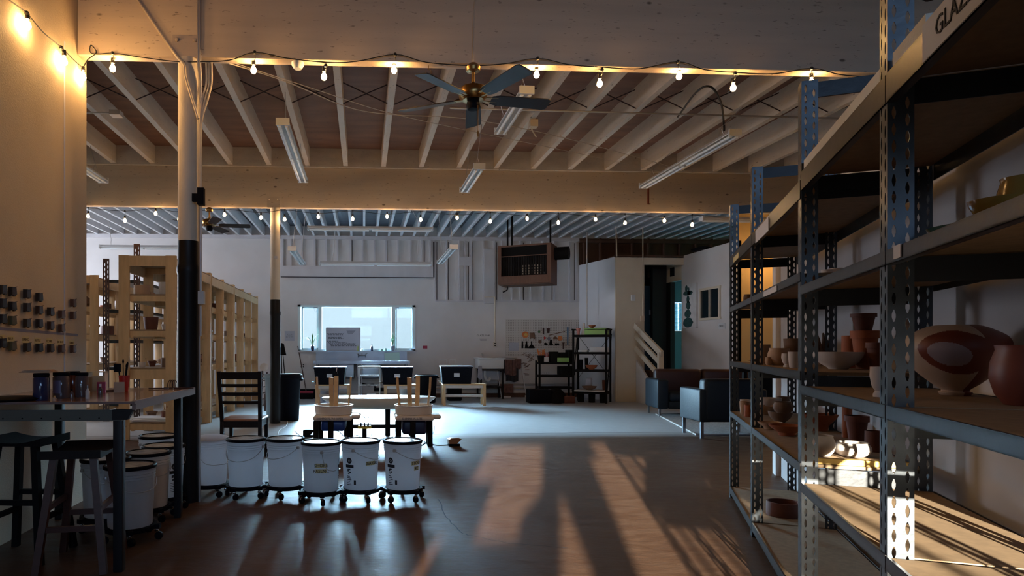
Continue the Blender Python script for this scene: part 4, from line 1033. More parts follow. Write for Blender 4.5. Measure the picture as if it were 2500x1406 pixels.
m = MB(); m.box(-.19, .19, .01, .03, .37, .435); m.box(-.19, .19, .39, .41, .37, .435); m.box(-.205, -.185, .02, .4, .37, .435); m.box(.185, .205, .02, .4, .37, .435); part('apron', m, M_darkwood, ch)
m = MB(); m.box(-.205, -.185, .02, .4, .16, .19); m.box(.185, .205, .02, .4, .16, .19); m.box(-.19, .19, .2, .22, .16, .19); part('stretcher', m, M_darkwood, ch)

# ------------------------------------------------------------------ pottery wheels, upturned stools
def wheel(px, zc, label, txt, flip, motor):
    p = cw((px-CX)/F*zc, zc, 0); R_ = thing('pottery_wheel', label, 'pottery wheel', p, -.03)
    s = -1 if flip else 1
    m = MB(); m.rbox(-.235, .235, -.25, .25, .335, .40, .03, n=4); m.rbox(min(s*.2, s*.33), max(s*.2, s*.33), -.12, .22, .345, .395, .03); part('body', m, M_wheelw, R_)
    text_part(txt, .034, frame_M((-.03, -.2525, .365), (1, 0, 0), (0, 0, 1)), M_ink, R_)
    m = MB(); m.lathe([(.21, .40), (.225, .405), (.232, .50), (.240, .505), (.240, .515), (.225, .515), (.218, .42), (.02, .415)], 44); part('splash_pan', m, M_wheelw, R_)
    m = MB(); m.lathe([(.16, .30), (.17, .335)], 10); 
    m = MB(); m.rbox(-.15, .15, -.15, .17, .16 if motor else .20, .335, .04, n=4); part('motor_cover', m, M_blue if not motor else mat('dark_blue_cover', (.01,.012,.05), .4), R_)
    for (x, y) in ((-.2, -.2), (.2 if not flip else .21, .0), (-.02, -.22), (-.18, .2), (.2, .2)):
        m = MB(); m.rbox(x-.032, x+.032, y-.032, y+.032, 0, .335, .008); part('leg', m, M_black, R_)
    return R_, p
wa, pa_ = wheel(815, 7.95, 'left pottery wheel with an upturned stool on its splash pan', 'SHIMPO VL-WHISPER', False, False)
wb_, pb_ = wheel(1010, 7.95, 'right pottery wheel with an upturned stool on its splash pan', 'SHIMPO VL-LITE', False, True)
def upstool(p, rz, label):
    R_ = thing('bentwood_stool', label, 'stool', Vector((p.x, p.y, .417)), rz)
    m = MB(); m.lathe([(.165, 0), (.175, .006), (.175, .016), (.168, .022)], 36); part('seat', m, M_tan, R_)
    for k in range(4):
        t = math.pi/2*k; m = MB(); M = Matrix.Rotation(t, 4, 'Z')
        pts = [(.03, .0, .028), (.11, 0, .028), (.145, 0, .032), (.165, 0, .045), (.178, 0, .07), (.186, 0, .12), (.205, 0, .30), (.212, 0, .44)]
        vs = []
        for i, (x, y, z) in enumerate(pts):
            a = Vector(pts[max(i-1, 0)]); b = Vector(pts[min(i+1, len(pts)-1)]); d = (b-a).normalized(); nn = Vector((-d.z, 0, d.x))*.009
            for sy_ in (-.026, .026):
                for sn in (-1, 1): vs.append((x+nn.x*sn, sy_, z+nn.z*sn))
        fs = []
        for i in range(len(pts)-1):
            b = i*4; c2 = b+4; fs += [(b, b+1, c2+1, c2), (b+1, b+3, c2+3, c2+1), (b+3, b+2, c2+2, c2+3), (b+2, b, c2, c2+2)]
        fs += [(0, 2, 3, 1), tuple(len(pts)*4-4+j for j in (0, 1, 3, 2))]
        m.add(vs, fs, M); part('leg', m, M_tan, R_)
    return R_
upstool(pa_, math.radians(-6), 'bent plywood stool turned upside down on the left wheel')
upstool(pb_, math.radians(-19), 'bent plywood stool turned upside down on the right wheel')
# long oval basin table between / behind the wheels
p = cw((925-CX)/F*9.0, 9.0, 0); R_ = thing('oval_table', 'long cream oval-topped table with black legs behind the two wheels', 'table', p)
m = MB(); n = 40; vs = []; rings = [(.0, .365, .30, .12), (.0, .375, .45, .22), (0, .42, .66, .33), (0, .50, .78, .38), (0, .525, .80, .39), (0, .532, .78, .37)]
for (_, z, a, b) in rings:
    for k in range(n): t = 2*math.pi*k/n; vs.append((a*math.cos(t), b*math.sin(t), z))
fs = [(i*n+k, i*n+(k+1)%n, (i+1)*n+(k+1)%n, (i+1)*n+k) for i in range(len(rings)-1) for k in range(n)]
fs += [tuple(range(n-1, -1, -1)), tuple((len(rings)-1)*n+k for k in range(n))]
m.add(vs, fs); part('table_top', m, M_wheelw, R_)
for x in (-.45, .12, .45):
    m = MB(); m.rbox(x-.035, x+.035, -.1, -.03, 0, .40, .008); part('leg', m, M_black, R_)
m = MB(); m.box(-.45, .45, -.08, -.05, .10, .15); part('stretcher', m, M_black, R_)
# blue bottle on the oval table
p = cw((821-CX)/F*8.85, 8.85, .533); R_ = thing('spray_bottle', 'tall blue bottle with black top on the oval table inside the upturned stool', 'bottle', p)
m = MB(); m.lathe([(.036, 0), (.036, .16), (.036, .17)], 20); part('body', m, M_bluebottle, R_)
m = MB(); m.lathe([(.036, .17), (.036, .25), (.03, .27), (.012, .29), (.012, .33), (.02, .335), (.006, .36)], 16); part('cap', m, M_blackpl, R_)
m = MB(); m.tube([(0, 0, .35), (.01, 0, .41), (.02, 0, .44)], .005, 6); part('nozzle', m, M_clayw, R_)
# pedals, cords, yellow plug
def pedal(px, py, m_, label, rz):
    p = onZ(px, py); R_ = thing('foot_pedal', label, 'pedal', p, rz)
    a = MB(); a.rbox(-.07, .07, -.05, .05, 0, .03, .01); part('base', a, M_blackpl, R_)
    a = MB(); a.prism([(-.07, .03), (-.07, .085), (-.04, .10), (.05, .10), (.09, .085), (.03, .03)], -.045, .045, Matrix.Rotation(math.pi/2, 4, 'X')); part('treadle', a, m_, R_)
pedal(752, 1066, M_black, 'black foot pedal on the floor left of the left wheel', .1)
pedal(1108, 1088, M_brown, 'brown foot pedal on the floor right of the right wheel', .1)
m = MB(); p = onZ(890, 1068, 0); m.rbox(p.x-.09, p.x+.09, p.y-.03, p.y+.03, .12, .16, .008)
q = thing('power_strip', 'yellow power outlet block with black plugs between the two wheels', 'power strip', (p.x, p.y, .0)); part('block', m, M_yel, q, world=True)
m = MB()
for k in range(3):
    x = p.x-.05+.05*k; m.rbox(x-.012, x+.012, p.y-.045, p.y-.02, .15, .20, .004); m.tube(smoothpath([(x, p.y-.03, .2), (x-.01, p.y-.03, .26), (x+.04, p.y-.03, .29), (x+.08, p.y-.02, .2), (x+.09, p.y, .02)]), .004, 6)
m.box(p.x-.03, p.x+.03, p.y+.02, p.y+.05, 0, .15)
part('plug', m, M_blackpl, q, world=True)
def cord(pts, m_, label, r=.005):
    k = MB(); k.tube(smoothpath([onZ(a, b, r+.001) for a, b in pts]), r, 6); solo('floor_cable', k, m_, label, 'cord')
cord([(860, 1060), (845, 1068), (825, 1052), (812, 1070), (840, 1076), (870, 1062), (900, 1075), (960, 1066)], M_wire, 'tangled black cord on the floor between the wheels')
cord([(1025, 1090), (1048, 1072), (1058, 1055), (1060, 1040)], M_wire, 'black cord curling beside the right wheel leg')
cord([(1035, 1078), (1062, 1086), (1095, 1086)], M_wire, 'black cord running to the brown pedal')
cord([(720, 1052), (735, 1064), (752, 1060)], M_wire, 'black cord beside the black pedal')
cord([(702, 1028), (698, 1040), (682, 1050), (677, 1066)], M_whitewire, 'white cord on the floor right of the chair', .006)

# ------------------------------------------------------------------ wooden shelving (left)
XS0, XS1 = -3.22, -2.47
LVW = [.22, .95, 1.46, 1.93, 2.40]
def wood_shelf(y0, y1, x0, x1, label, levels=LVW, top=2.44, mids=0, endrungs=True):
    R_ = thing('wooden_shelving', label, 'shelving', ((x0+x1)/2, (y0+y1)/2, 0))
    ys = [y0+(y1-y0)*k/(1+mids) for k in range(mids+2)]
    for i, y in enumerate(ys):
        yy0 = y if i < len(ys)-1 else y-.038
        if 0 < i < len(ys)-1: yy0 = y-.019
        for (a, b) in ((x0, x0+.14), (x1-.14, x1)):
            m = MB(); m.rbox(a, b, yy0, yy0+.038, 0, top, .004, n=2); part('post', m, M_pine, R_, world=True)
        for z in levels[1:-1] if i else levels[:-1]:
            m = MB(); hh = .075 if abs(z-.95) > .01 or i else .13
            m.box(x0+.02, x1-.02, yy0+.038 if i == 0 else yy0-.02, yy0+.058 if i == 0 else yy0, z-.02-hh, z-.02); part('rung', m, M_pine, R_, world=True)
        m = MB(); m.box(x0+.14, x1-.14, yy0, yy0+.038, top-.14, top-.005); part('top_rail', m, M_pine, R_, world=True)
    for z in levels:
        for xx in ((x0, x1-.038) if z > 2.3 else (x0+.145, x1-.165)):
            m = MB(); hh = .09 if z < 2.3 else .13; m.box(xx+(.001 if xx == x0 else .0), xx+.036, y0+.04, y1-.04, z-.02-hh, z-.018) ; part('side_rail', m, M_pine, R_, world=True)
        m = MB(); m.box(x0+.02, x1-(.13 if z < 2.3 else .005), y0+.04, y1-.04, z-.018, z)
        part('shelf_board', m, M_ply, R_, world=True)
    return R_
wood_shelf(8.66, 10.62, XS0, XS1, 'nearest tall pine shelving unit with open end frame left of the black post', mids=1)
wood_shelf(10.66, 12.52, XS0, XS1, 'middle tall pine shelving unit in the right-hand row', mids=1)
wood_shelf(12.56, 15.35, XS0, XS1, 'farthest tall pine shelving unit reaching toward the back wall', mids=2)
wood_shelf(11.0, 13.3, -5.15, -4.42, 'pine shelving unit standing behind, left of the nearest one', mids=1)
wood_shelf(13.35, 15.5, -5.15, -4.42, 'far pine shelving unit at the end of the left-hand row', mids=1)
# brown slotted rack between the two rows
m = MB(); R_ = thing('slotted_rack', 'brown slotted steel rack between the two rows of pine shelving', 'rack', (-3.9, 12, 0))
mbr = mat('brown_rack_steel', (.07,.035,.03), .5)
for (x, y, h) in ((-3.75, 10.9, 2.95), (-4.25, 10.9, 2.7), (-3.75, 13.0, 2.95), (-4.25, 13.0, 2.95), (-3.75, 15.0, 2.95), (-4.25, 15.0, 2.95)):
    m = MB(); plate(m, (x-.05, y, 0), (1, 0, 0), h, .10, .003, (0, 1, 0), pitch=.08); m.box(x-.054, x-.05, y, y+.04, 0, h); part('upright', m, mbr, R_, world=True, smooth=False)
for z in (.3, .9, 1.35, 1.85, 2.35):
    m = MB(); m.box(-4.27, -3.73, 10.92, 14.98, z-.015, z); part('shelf_board', m, M_white, R_, world=True)
    m = MB(); m.box(-3.735, -3.73, 10.92, 14.98, z-.05, z); m.box(-4.27, -3.73, 10.915, 10.92, z-.05, z); part('beam', m, M_blacksteel, R_, world=True)
# contents of the shelving
items = []
kinds = ['pot', 'bowl', 'cup', 'planter', 'vase', 'cyl']
MC = [(M_clayw, 'white'), (M_clay, 'tan'), (M_clayd, 'brown'), (M_terra, 'orange'), (M_terrad, 'dark')]
lev_n = {.22: 'bottom', .95: 'second', 1.46: 'third', 1.93: 'fourth'}
kn = {'pot': 'pot', 'bowl': 'bowl', 'cup': 'cup', 'planter': 'planter', 'vase': 'vase', 'cyl': 'cylinder'}
used = set(); rnd = random.Random(3)
def shelf_items(x0, x1, ys, levels, where, avoid=()):
    for z in levels:
        for y in ys:
            for side in (.2, .52):
                if rnd.random() < .25: continue
                for tr in range(20):
                    k = rnd.choice(kinds); m_, cn_ = rnd.choice(MC)
                    r = rnd.uniform(.05, .11); h = r*rnd.uniform(.9, 1.9)
                    lab = '%s clay %s on the %s shelf of %s' % (cn_, kn[k], lev_n[z], where)
                    if lab not in used: break
                else: continue
                used.add(lab); pot(k, Vector((x0+side+rnd.uniform(-.02, .02), y, z+.001)), r, min(h, .3), m_, lab)
shelf_items(XS0, XS1, (9.0, 9.35, 9.9, 10.3), (.22, .95, 1.46, 1.93), 'the nearest pine unit')
shelf_items(XS0, XS1, (10.95, 11.4, 11.9, 12.25), (.22, .95, 1.46, 1.93), 'the middle pine unit')
shelf_items(XS0, XS1, (12.9, 13.7, 14.6), (.95, 1.46), 'the farthest pine unit')
shelf_items(-5.15, -4.42, (11.4, 11.9, 12.6), (.95, 1.46, 1.93), 'the left-hand pine unit')
m = MB(); m.lathe([(.12, 0), (.16, .05), (.15, .14), (.08, .2), (.02, .21)], 20, (-4.85, 11.3, 1.932), wob=.05); solo('paper_bag', m, M_clayd, 'rounded brown paper bundle on the upper shelf of the left-hand pine unit near the partition', 'bag')
for k, (y, z, dz) in enumerate(((8.95, .222, 0), (8.97, .236, .2), (9.0, .25, -.15))):
    m = MB(); m.cbox((XS0+.36, y, z+.008+.002), (.5, .34, .014), dz); solo('ware_board', m, M_paper, ['bottom white bat in the stack on the lowest shelf', 'middle white bat in the stack on the lowest shelf', 'top white bat in the stack on the lowest shelf'][k], 'board')
m = MB(); c = Vector((XS1-.07, 8.645, .72))
for k in range(3): m.tube([c+Vector((.03*k+.035*math.cos(t), -.004-.004*k, .07*math.sin(t))) for t in [i*math.pi/7 for i in range(15)]], .005, 6)
solo('cable_coil', m, M_redwood, 'brown looped cord hanging on the right front post of the near pine shelving', 'cord')

# ------------------------------------------------------------------ back area
def bin_(p, r, h, m_, label, lidded=False, rim=1.08):
    R_ = thing('waste_bin', label, 'bin', p)
    a = MB(); a.lathe([(r*.82, 0), (r*.85, .01), (r*.98, h*.9), (r*1.0, h*.92), (r*rim, h*.93), (r*rim, h*.98), (r, h), (r*.95, h), (r*.8, .03)], 32); part('body', a, m_, R_)
    for s in (-1, 1):
        a = MB(); a.rbox(s*r*1.05-.03, s*r*1.05+.03, -.06, .06, h*.88, h*.93, .01); part('handle', a, m_, R_)
    return R_
zc = 10.6
bin_(cw((675-CX)/F*11.35, 11.35), .205, .76, mat('light_bin', (.30,.40,.46), .4), 'grey-blue round bin partly hidden by the far post')
b2 = bin_(cw((705-CX)/F*10.85, 10.85), .20, .76, M_blackpl, 'black round waste bin right of the far post')
m = MB(); m.lathe([(.21, .73), (.225, .74), (.225, .76), (.20, .785), (.1, .79), (.02, .79)], 28, wob=.03); part('bag_liner', m, M_blackpl, b2)
bin_(cw((1041-CX)/F*14.4, 14.4), .24, .62, M_blackpl, 'black bin with paper label between the second and third clay tubs')
m = MB(); 
def bw(px, py, d=0.0): return onY(px, py, YB-d)
# push broom leaning
a = bw(727, 845, .05); b = bw(748, 945, .35)
R_ = thing('push_broom', 'red-brown broom leaning on the back wall left of the sink', 'broom', (b.x, b.y, 0)); b.z = .17
m = MB(); m.tube([a, b], .013, 8); part('handle', m, M_redwood, R_, world=True)
m = MB(); m.rbox(b.x-.16, b.x+.17, b.y-.03, b.y+.03, .14, .19, .01); part('head', m, M_redbox, R_, world=True)
m = MB(); m.box(b.x-.15, b.x+.16, b.y-.025, b.y+.025, .0, .14); part('bristles', m, M_black, R_, world=True)
m = MB(); p = onZ(752, 972); m.rbox(p.x-.22, p.x+.24, p.y-.15, p.y+.15, 0, .22, .03); q = solo('storage_tote', m, M_blackpl, 'low black storage tote on the floor under the broom', 'tote')
text_part('sterilite', .05, frame_M((p.x-.05, p.y-.152, .14), (1, 0, 0), (0, 0, 1)), M_paper, q, world=True)
# dust pan & brooms hanging at post, shovel
m = MB(); c = bw(689, 855, .25); m.tube([(c.x+.02, c.y, 1.05), (c.x+.12, c.y-.1, 0.02)], .012, 6); m.tube([(c.x-.02, c.y, 1.05), (c.x+.02, c.y-.12, .02)], .012, 6); m.prism([(-.06, 0), (.10, 0), (.04, .28), (-.02, .30)], 0, .05, Matrix.Translation((c.x, c.y, 1.05)) @ Matrix.Rotation(math.pi/2, 4, 'X'))
solo('black_broom', m, M_black, 'black broom and pole leaning just right of the far post', 'broom')
p = onZ(640, 1010); R_ = thing('wooden_frame', 'dark slatted wooden frame leaning against the end of the pine shelving', 'frame', p)
m = MB(); p2 = atC(642, 900, 11.6)
m.bar(atC(637, 1005, 11.9), atC(641, 905, 11.9), .03, .03); m.bar(atC(647, 1003, 11.5), atC(652, 908, 11.5), .03, .03)
for k in range(6): m.bar(atC(637+.7*k, 990-15*k, 11.9), atC(648+.7*k, 988-15*k, 11.5), .02, .02)
part('frame', m, M_redwood, R_, world=True)
m = MB(); c = atC(645, 897, 11.9); m.lathe([(.01, 0), (.07, .01), (.08, .02), (.02, .03)], 16, M=Matrix.Translation(c) @ Matrix.Rotation(1.2, 4, 'X')); m.tube([c, atC(640, 960, 11.9)], .01, 6); solo('round_shovel', m, M_clayw, 'pale round-headed scoop leaning beside the pine shelving end', 'shovel')

# sink counter
x0 = X_(772); x1 = X_(993); yb0 = YB-.75
S = thing('sink_counter', 'long stainless sink counter with backsplash under the window', 'sink', ((x0+x1)/2, YB-.4, 0))
m = MB(); m.box(x0, x1, YB-.09, YB-.07, .88, 1.14); m.box(x0, x1, YB-.13, YB-.07, 1.12, 1.15); part('backsplash', m, M_steel, S, world=True)
m = MB(); m.rbox(x0-.02, x1+.02, yb0, YB-.09, .87, .90, .01); m.box(x0-.02, x1+.02, yb0-.01, yb0+.02, .85, .92); part('counter', m, M_steel, S, world=True)
for (a, b) in ((x0+.35, x0+.95), (x0+1.0, x0+1.55)):
    m = MB(); m.rbox(a, b, yb0+.08, YB-.2, .50, .87, .04); part('basin', m, M_steel, S, world=True)
for x in (x0+.05, (x0+x1)/2, x1-.05):
    m = MB(); m.tube([(x, yb0+.06, 0), (x, yb0+.06, .86)], .02, 10); m.tube([(x, YB-.2, 0), (x, YB-.2, .86)], .02, 10); part('leg', m, M_steel, S, world=True)
m = MB(); fx = X_(884); fy = YB-.14
m.tube([(fx-.09, fy, 1.04), (fx+.09, fy, 1.04)], .014, 8); m.tube(smoothpath([(fx, fy, 1.04), (fx, fy, 1.16), (fx, fy-.06, 1.2), (fx, fy-.2, 1.18), (fx, fy-.24, 1.1)]), .011, 8)
for s in (-1, 1): m.tube([(fx+s*.09, fy, 1.0), (fx+s*.09, fy-.05, 1.08), (fx+s*.12, fy-.09, 1.09)], .012, 8)
part('faucet', m, M_chrome, S, world=True)
m = MB(); c = (x0+x1)/2; m.tube(smoothpath([(c, yb0+.4, .5), (c, yb0+.4, .38), (c+.15, yb0+.4, .33), (c+.3, yb0+.4, .33), (c+.34, yb0+.4, .2)]), .025, 8); m.box(c+.3, c+.55, yb0+.3, yb0+.5, .18, .26); part('drain_pipe', m, M_blackpl, S, world=True)
m = MB(); a = bw(960, 880, .2); m.prism([(0, 0), (.36, 0), (.35, .22), (-.02, .2)], 0, .02, Matrix.Translation((a.x-.2, YB-.22, .905)) @ Matrix.Rotation(math.radians(78), 4, 'X')); solo('mint_board', m, M_mint, 'mint green board leaning on the sink backsplash', 'board')
# things on the window sill
zs = WZ0+.001; ysl = YB-.06
def sill(px): return Vector((onY(px, 850, ysl).x, ysl, zs))
def plant(p, label, h, potm, wide, nl, potr=.035):
    R_ = thing('potted_plant', label, 'plant', p)
    m = MB(); m.lathe([(potr*.7, 0), (potr, h*.15), (potr*.9, h*.3), (potr*.6, h*.33)], 18); part('pot', m, potm, R_)
    m = MB(); r2 = random.Random(nl)
    for k in range(nl):
        t = 2*math.pi*k/nl; l = wide*r2.uniform(.6, 1.1); hh = h*r2.uniform(.45, .85); N = 7; vs = []
        for i in range(N+1):
            s_ = i/N; x = l*s_; z = h*.3+hh*math.sin(s_*2.2)*.8; w = .010*math.sin(math.pi*min(s_+.08, 1)); vs += [(x, -w, z), (x, w, z+.002)]
        m.add(vs, [(2*i, 2*i+2, 2*i+3, 2*i+1) for i in range(N)], Matrix.Rotation(t, 4, 'Z'))
    m.tube([(0, 0, h*.3), (.005, 0, h*.9)], .003, 5); m.lathe([(.002, 0), (.014, .05), (.010, .1), (.001, .14)], 7, (.004, 0, h*.72))
    part('leaves', m, M_leaf, R_)
plant(sill(763), 'spiky green plant in a dark pot on the sill left of the whiteboard', .42, M_jarblue, .26, 8, .045)
plant(sill(959)+Vector((0, 0, .0)), 'small leafy plant in a tall grey cylinder at the right of the sill', .40, M_inkg, .10, 9, .055)
wbx0, wbx1 = onY(796, 850, ysl).x, onY(880, 850, ysl).x
R_ = thing('whiteboard', 'whiteboard with handwritten notes standing on the window sill', 'whiteboard', ((wbx0+wbx1)/2, ysl, zs))
m = MB(); m.box(wbx0, wbx1, ysl-.008, ysl+.008, zs, zs+.57); part('board', m, M_board, R_, world=True)
m = MB()
for b in ((wbx0, wbx1, zs+.56, zs+.575), (wbx0, wbx1, zs, zs+.012), (wbx0, wbx0+.012, zs, zs+.57), (wbx1-.012, wbx1, zs, zs+.57)): m.box(b[0], b[1], ysl-.011, ysl+.008, b[2], b[3])
part('frame', m, M_inkg, R_, world=True)
m = MB(); r3 = random.Random(5)
for k, (xa, xb) in enumerate(((.03, .43), (.05, .42), (.05, .42), (.05, .38), (.06, .42), None, (.03, .3), (.05, .5), (.07, .72), (.1, .72), (.12, .74), (.12, .76)) if True else ()) if False else enumerate([(.03,.43),(.05,.42),(.05,.42),(.05,.38),(.06,.42),(0,0),(.03,.3),(.05,.5),(.07,.72),(.1,.72),(.12,.74),(.12,.76)]):
    z = zs+.42-.03*k; x = wbx0+xa
    while x < wbx0+xb and xb > 0:
        w = r3.uniform(.02, .06); m.box(x, min(x+w, wbx0+xb), ysl-.0095, ysl-.008, z, z+.011); x += w+.012
for k in range(4): m.box(wbx0+.5+.01*k, wbx0+.72-.02*k, ysl-.0095, ysl-.008, zs+.50-.025*k, zs+.508-.025*k)
part('handwriting', m, M_ink, R_, world=True)
def sb(px, r, h, m_, label, name='bottle', cat='bottle', neck=True):
    a = MB(); P_ = [(r, 0), (r, h*.6), (r*.4, h*.75), (r*.35, h)] if neck else [(r*.9, 0), (r, h*.1), (r, h), (r*.9, h)]
    a.lathe(P_, 14, sill(px)); solo(name, a, m_, label, cat)
sb(874, .024, .17, mat('soap_green', (.35,.42,.15), .3), 'yellow-green soap bottle at the right corner of the whiteboard', 'soap_bottle')
sb(908, .032, .17, M_jarblue, 'dark blue bottle in the middle of the window sill')
sb(932, .035, .05, M_mint, 'low teal cup on the sill right of the dark bottle', 'cup', 'cup', False); sb(942, .028, .07, M_mint, 'taller teal cup beside the grey cylinder pot', 'cup', 'cup', False)
sb(884, .02, .10, M_clayw, 'small pale bottle right of the whiteboard on the sill')
a = MB(); a.lathe(prof('bowl', .06, .05), 20, sill(1007)); solo('sill_bowl', a, M_inkg, 'small dark bowl at the right end of the window sill', 'bowl')
# tubs on benches
def bench(px0, px1, zc, h, label, top=None):
    xa = (px0-CX)/F*zc; xb = (px1-CX)/F*zc; w = xb-xa; p = cw((xa+xb)/2, zc, 0)
    R_ = thing('white_bench', label, 'bench', p, -PH)
    m = MB(); m.rbox(-w/2, w/2, -.2, .2, h-.03, h, .006); part('top', m, M_pine if top is None else top, R_)
    for sx_ in (-1, 1):
        for sy_ in (-1, 1):
            m = MB(); x = sx_*(w/2-.035); y = sy_*.17; m.box(x-.03, x+.03, y-.02, y+.02, 0, h-.03); part('leg', m, M_pine if top is None else top, R_)
    m = MB(); m.box(-w/2+.02, w/2-.02, -.18, -.15, h-.09, h-.03); m.box(-w/2+.03, w/2-.03, -.165, -.135, h*.4, h*.4+.035); m.box(-w/2+.03, w/2-.03, .135, .165, h*.4, h*.4+.035); part('rail', m, M_clayw, R_)
    return R_
def tub(px, zc, z, w, h, label):
    p = cw((px-CX)/F*zc, zc, z); R_ = thing('clay_tub', label, 'tub', p, -PH)
    m = MB(); n = 6; 
    vs = [(-w*.44, -.17, 0), (w*.44, -.17, 0), (w*.44, .17, 0), (-w*.44, .17, 0), (-w*.49, -.21, h), (w*.49, -.21, h), (w*.49, .21, h), (-w*.49, .21, h)]
    m.add(vs, [(0, 3, 2, 1), (4, 5, 6, 7), (0, 1, 5, 4), (1, 2, 6, 5), (2, 3, 7, 6), (3, 0, 4, 7)]); m.rbox(-w/2, w/2, -.225, .225, h-.03, h, .012)
    part('body', m, M_blackpl, R_)
    m = MB(); m.rbox(-w/2-.005, w/2+.005, -.23, .23, h, h+.018, .008); part('lid', m, M_inkg, R_)
    m = MB(); m.box(-.06, .06, -.212, -.205, h*.42, h*.64); part('paper_label', m, M_paper, R_)
    m = MB(); m.tube([(-w*.46, -.1, h*.12), (-w*.54, -.12, h*.12)], .016, 8); m.cbox((-w*.54, -.12, h*.17), (.05, .015, .015)); part('spigot', m, M_chrome, R_)
    return R_
zb = 13.9
for (pa, pb, tpx_, hh, lb1, lb2) in ((772, 856, 807, .44, 'white-legged bench holding the left clay tub below the window', 'black clay tub with white label, leftmost below the window'),
                                (937, 1022, 970, .44, 'white-legged bench under the middle clay tub', 'black clay tub with white label, behind the right upturned stool')):
    bench(pa, pb, zb, hh, lb1); tub(tpx_, zb, hh+.001, .68, .36, lb2)
bench(1079, 1184, 14.0*.985, .46, 'pale pine bench holding the right clay tub, legs toward the camera'); tub(1113, 13.8, .461, .68, .36, 'black clay tub with white label, rightmost on the pine bench')
# wire cart
R_ = thing('wire_cart', 'white wire shelf cart standing in front of the sink', 'cart', cw((902-CX)/F*14.3, 14.3), -PH)
for x in (-.23, .23):
    for y in (-.16, .16):
        m = MB(); m.tube([(x, y, 0), (x, y, .80)], .011, 8); part('leg', m, M_fluo, R_)
for z in (.08, .40, .62, .80):
    m = MB()
    for k in range(14): x = -.23+.46*k/13; m.tube([(x, -.16, z), (x, .16, z)], .003, 4)
    m.tube([(-.23, -.16, z), (.23, -.16, z), (.23, .16, z), (-.23, .16, z)], .007, 6, closed=True); m.tube([(-.23, -.16, z-.03), (.23, -.16, z-.03)], .004, 5)
    part('wire_shelf', m, M_fluo, R_)
m = MB(); m.rbox(-.25, .25, -.18, .18, .80, .82, .01); part('top_board', m, M_fluo, R_)
m = MB(); m.lathe([(.085, 0), (.10, .22), (.105, .225)], 20, cw((907-CX)/F*14.0, 14.0, .001)); solo('white_pail', m, M_white, 'small white pail on the floor in front of the wire cart', 'pail')
for (px, zc_, r, h, m_, lab) in ((788, 14.6, .09, .25, M_board, 'grey cylinder container under the left tub bench'), (985, 14.9, .13, .28, M_white, 'large white pail under the middle tub bench')):
    m = MB(); m.lathe([(r*.9, 0), (r, h), (r*.9, h)], 20, cw((px-CX)/F*zc_, zc_, .001)); solo('storage_pail', m, m_, lab, 'pail')
m = MB(); c = cw((1113-CX)/F*15.0, 15.0, 0); m.rbox(c.x-.2, c.x+.12, c.y-.15, c.y+.15, 0, .40, .03); solo('black_tote', m, M_blackpl, 'black tote on the floor behind the pine bench', 'tote')
# small wall things
m = MB(); c = bw(1038, 847, .0); m.box(c.x-.06, c.x+.05, YB-.03, YB, c.z-.04, c.z+.03); solo('red_switch_box', m, M_redbox, 'small dark red box on the wall right of the window', 'switch box')
for k, (px, py) in enumerate(((738, 893),)):
    m = MB(); c = bw(px, py); m.box(c.x-.05, c.x+.05, YB-.012, YB, c.z-.06, c.z+.06); ow_ = solo('wall_outlet', m, M_wall, 'white wall outlet behind the red broom handle', 'outlet')
    mm = MB()
    for dx in (-.025, .025):
        for dz in (-.025, .025): mm.lathe([(.014, 0), (.014, .003)], 10, M=Matrix.Translation((c.x+dx, YB-.012, c.z+dz)) @ Matrix.Rotation(math.pi/2, 4, 'X'))
    part('socket', mm, M_black, ow_, world=True)
R_ = thing('wall_sign', 'white paper GLAZE SINK sign above the utility sink', 'sign', bw(1180, 825)+Vector((0, -.01, 0)))
m = MB(); c = bw(1180, 825); m.box(c.x-.17, c.x+.17, YB-.006, YB-.002, c.z-.16, c.z+.16); part('paper', m, M_wall, R_, world=True)
text_part('GLAZE SINK', .062, frame_M((c.x, YB-.0065, c.z+.06), (1, 0, 0), (0, 0, 1)), M_ink, R_, world=True)
m = MB(); 
for k in range(3): m.box(c.x-.10+.01*k, c.x+.10-.01*k, YB-.0072, YB-.006, c.z-.01-.03*k, c.z-.003-.03*k)
part('small_print', m, M_inkg, R_, world=True)
R_ = thing('wall_note', 'faint handwritten note on the wall right of the far post', 'note', bw(707, 820)+Vector((0, -.01, 0)))
m = MB(); c = bw(707, 820); m.box(c.x-.12, c.x+.12, YB-.005, YB-.002, c.z-.12, c.z+.12); part('paper', m, M_board, R_, world=True)
text_part('KILN\nROOM', .06, frame_M((c.x, YB-.0055, c.z), (1, 0, 0), (0, 0, 1)), M_inkg, R_, world=True)
# conduit down to outlet by sign
m = MB(); q = [bw(1183, 725), bw(1207, 725), bw(1207, 730), bw(1207, 840)]
for v in q: v.y = YB-.07
m.tube([q[1], q[3]], .014, 8); m.tube([bw(1183, 725, .07), bw(1207, 725, .07)], .010, 8); c = q[3]; m.box(c.x-.035, c.x+.035, YB-.08, YB, c.z-.07, c.z+.05)
R_ = solo('wall_conduit', m, M_pipec, 'white conduit with an outlet box hanging down beside the glaze sink sign', 'conduit')
m = MB()
for dz in (-.035, .015): m.lathe([(.018, 0), (.018, .004)], 10, M=Matrix.Translation((c.x, YB-.08, c.z+dz)) @ Matrix.Rotation(math.pi/2, 4, 'X'))
part('socket', m, M_black, R_, world=True)
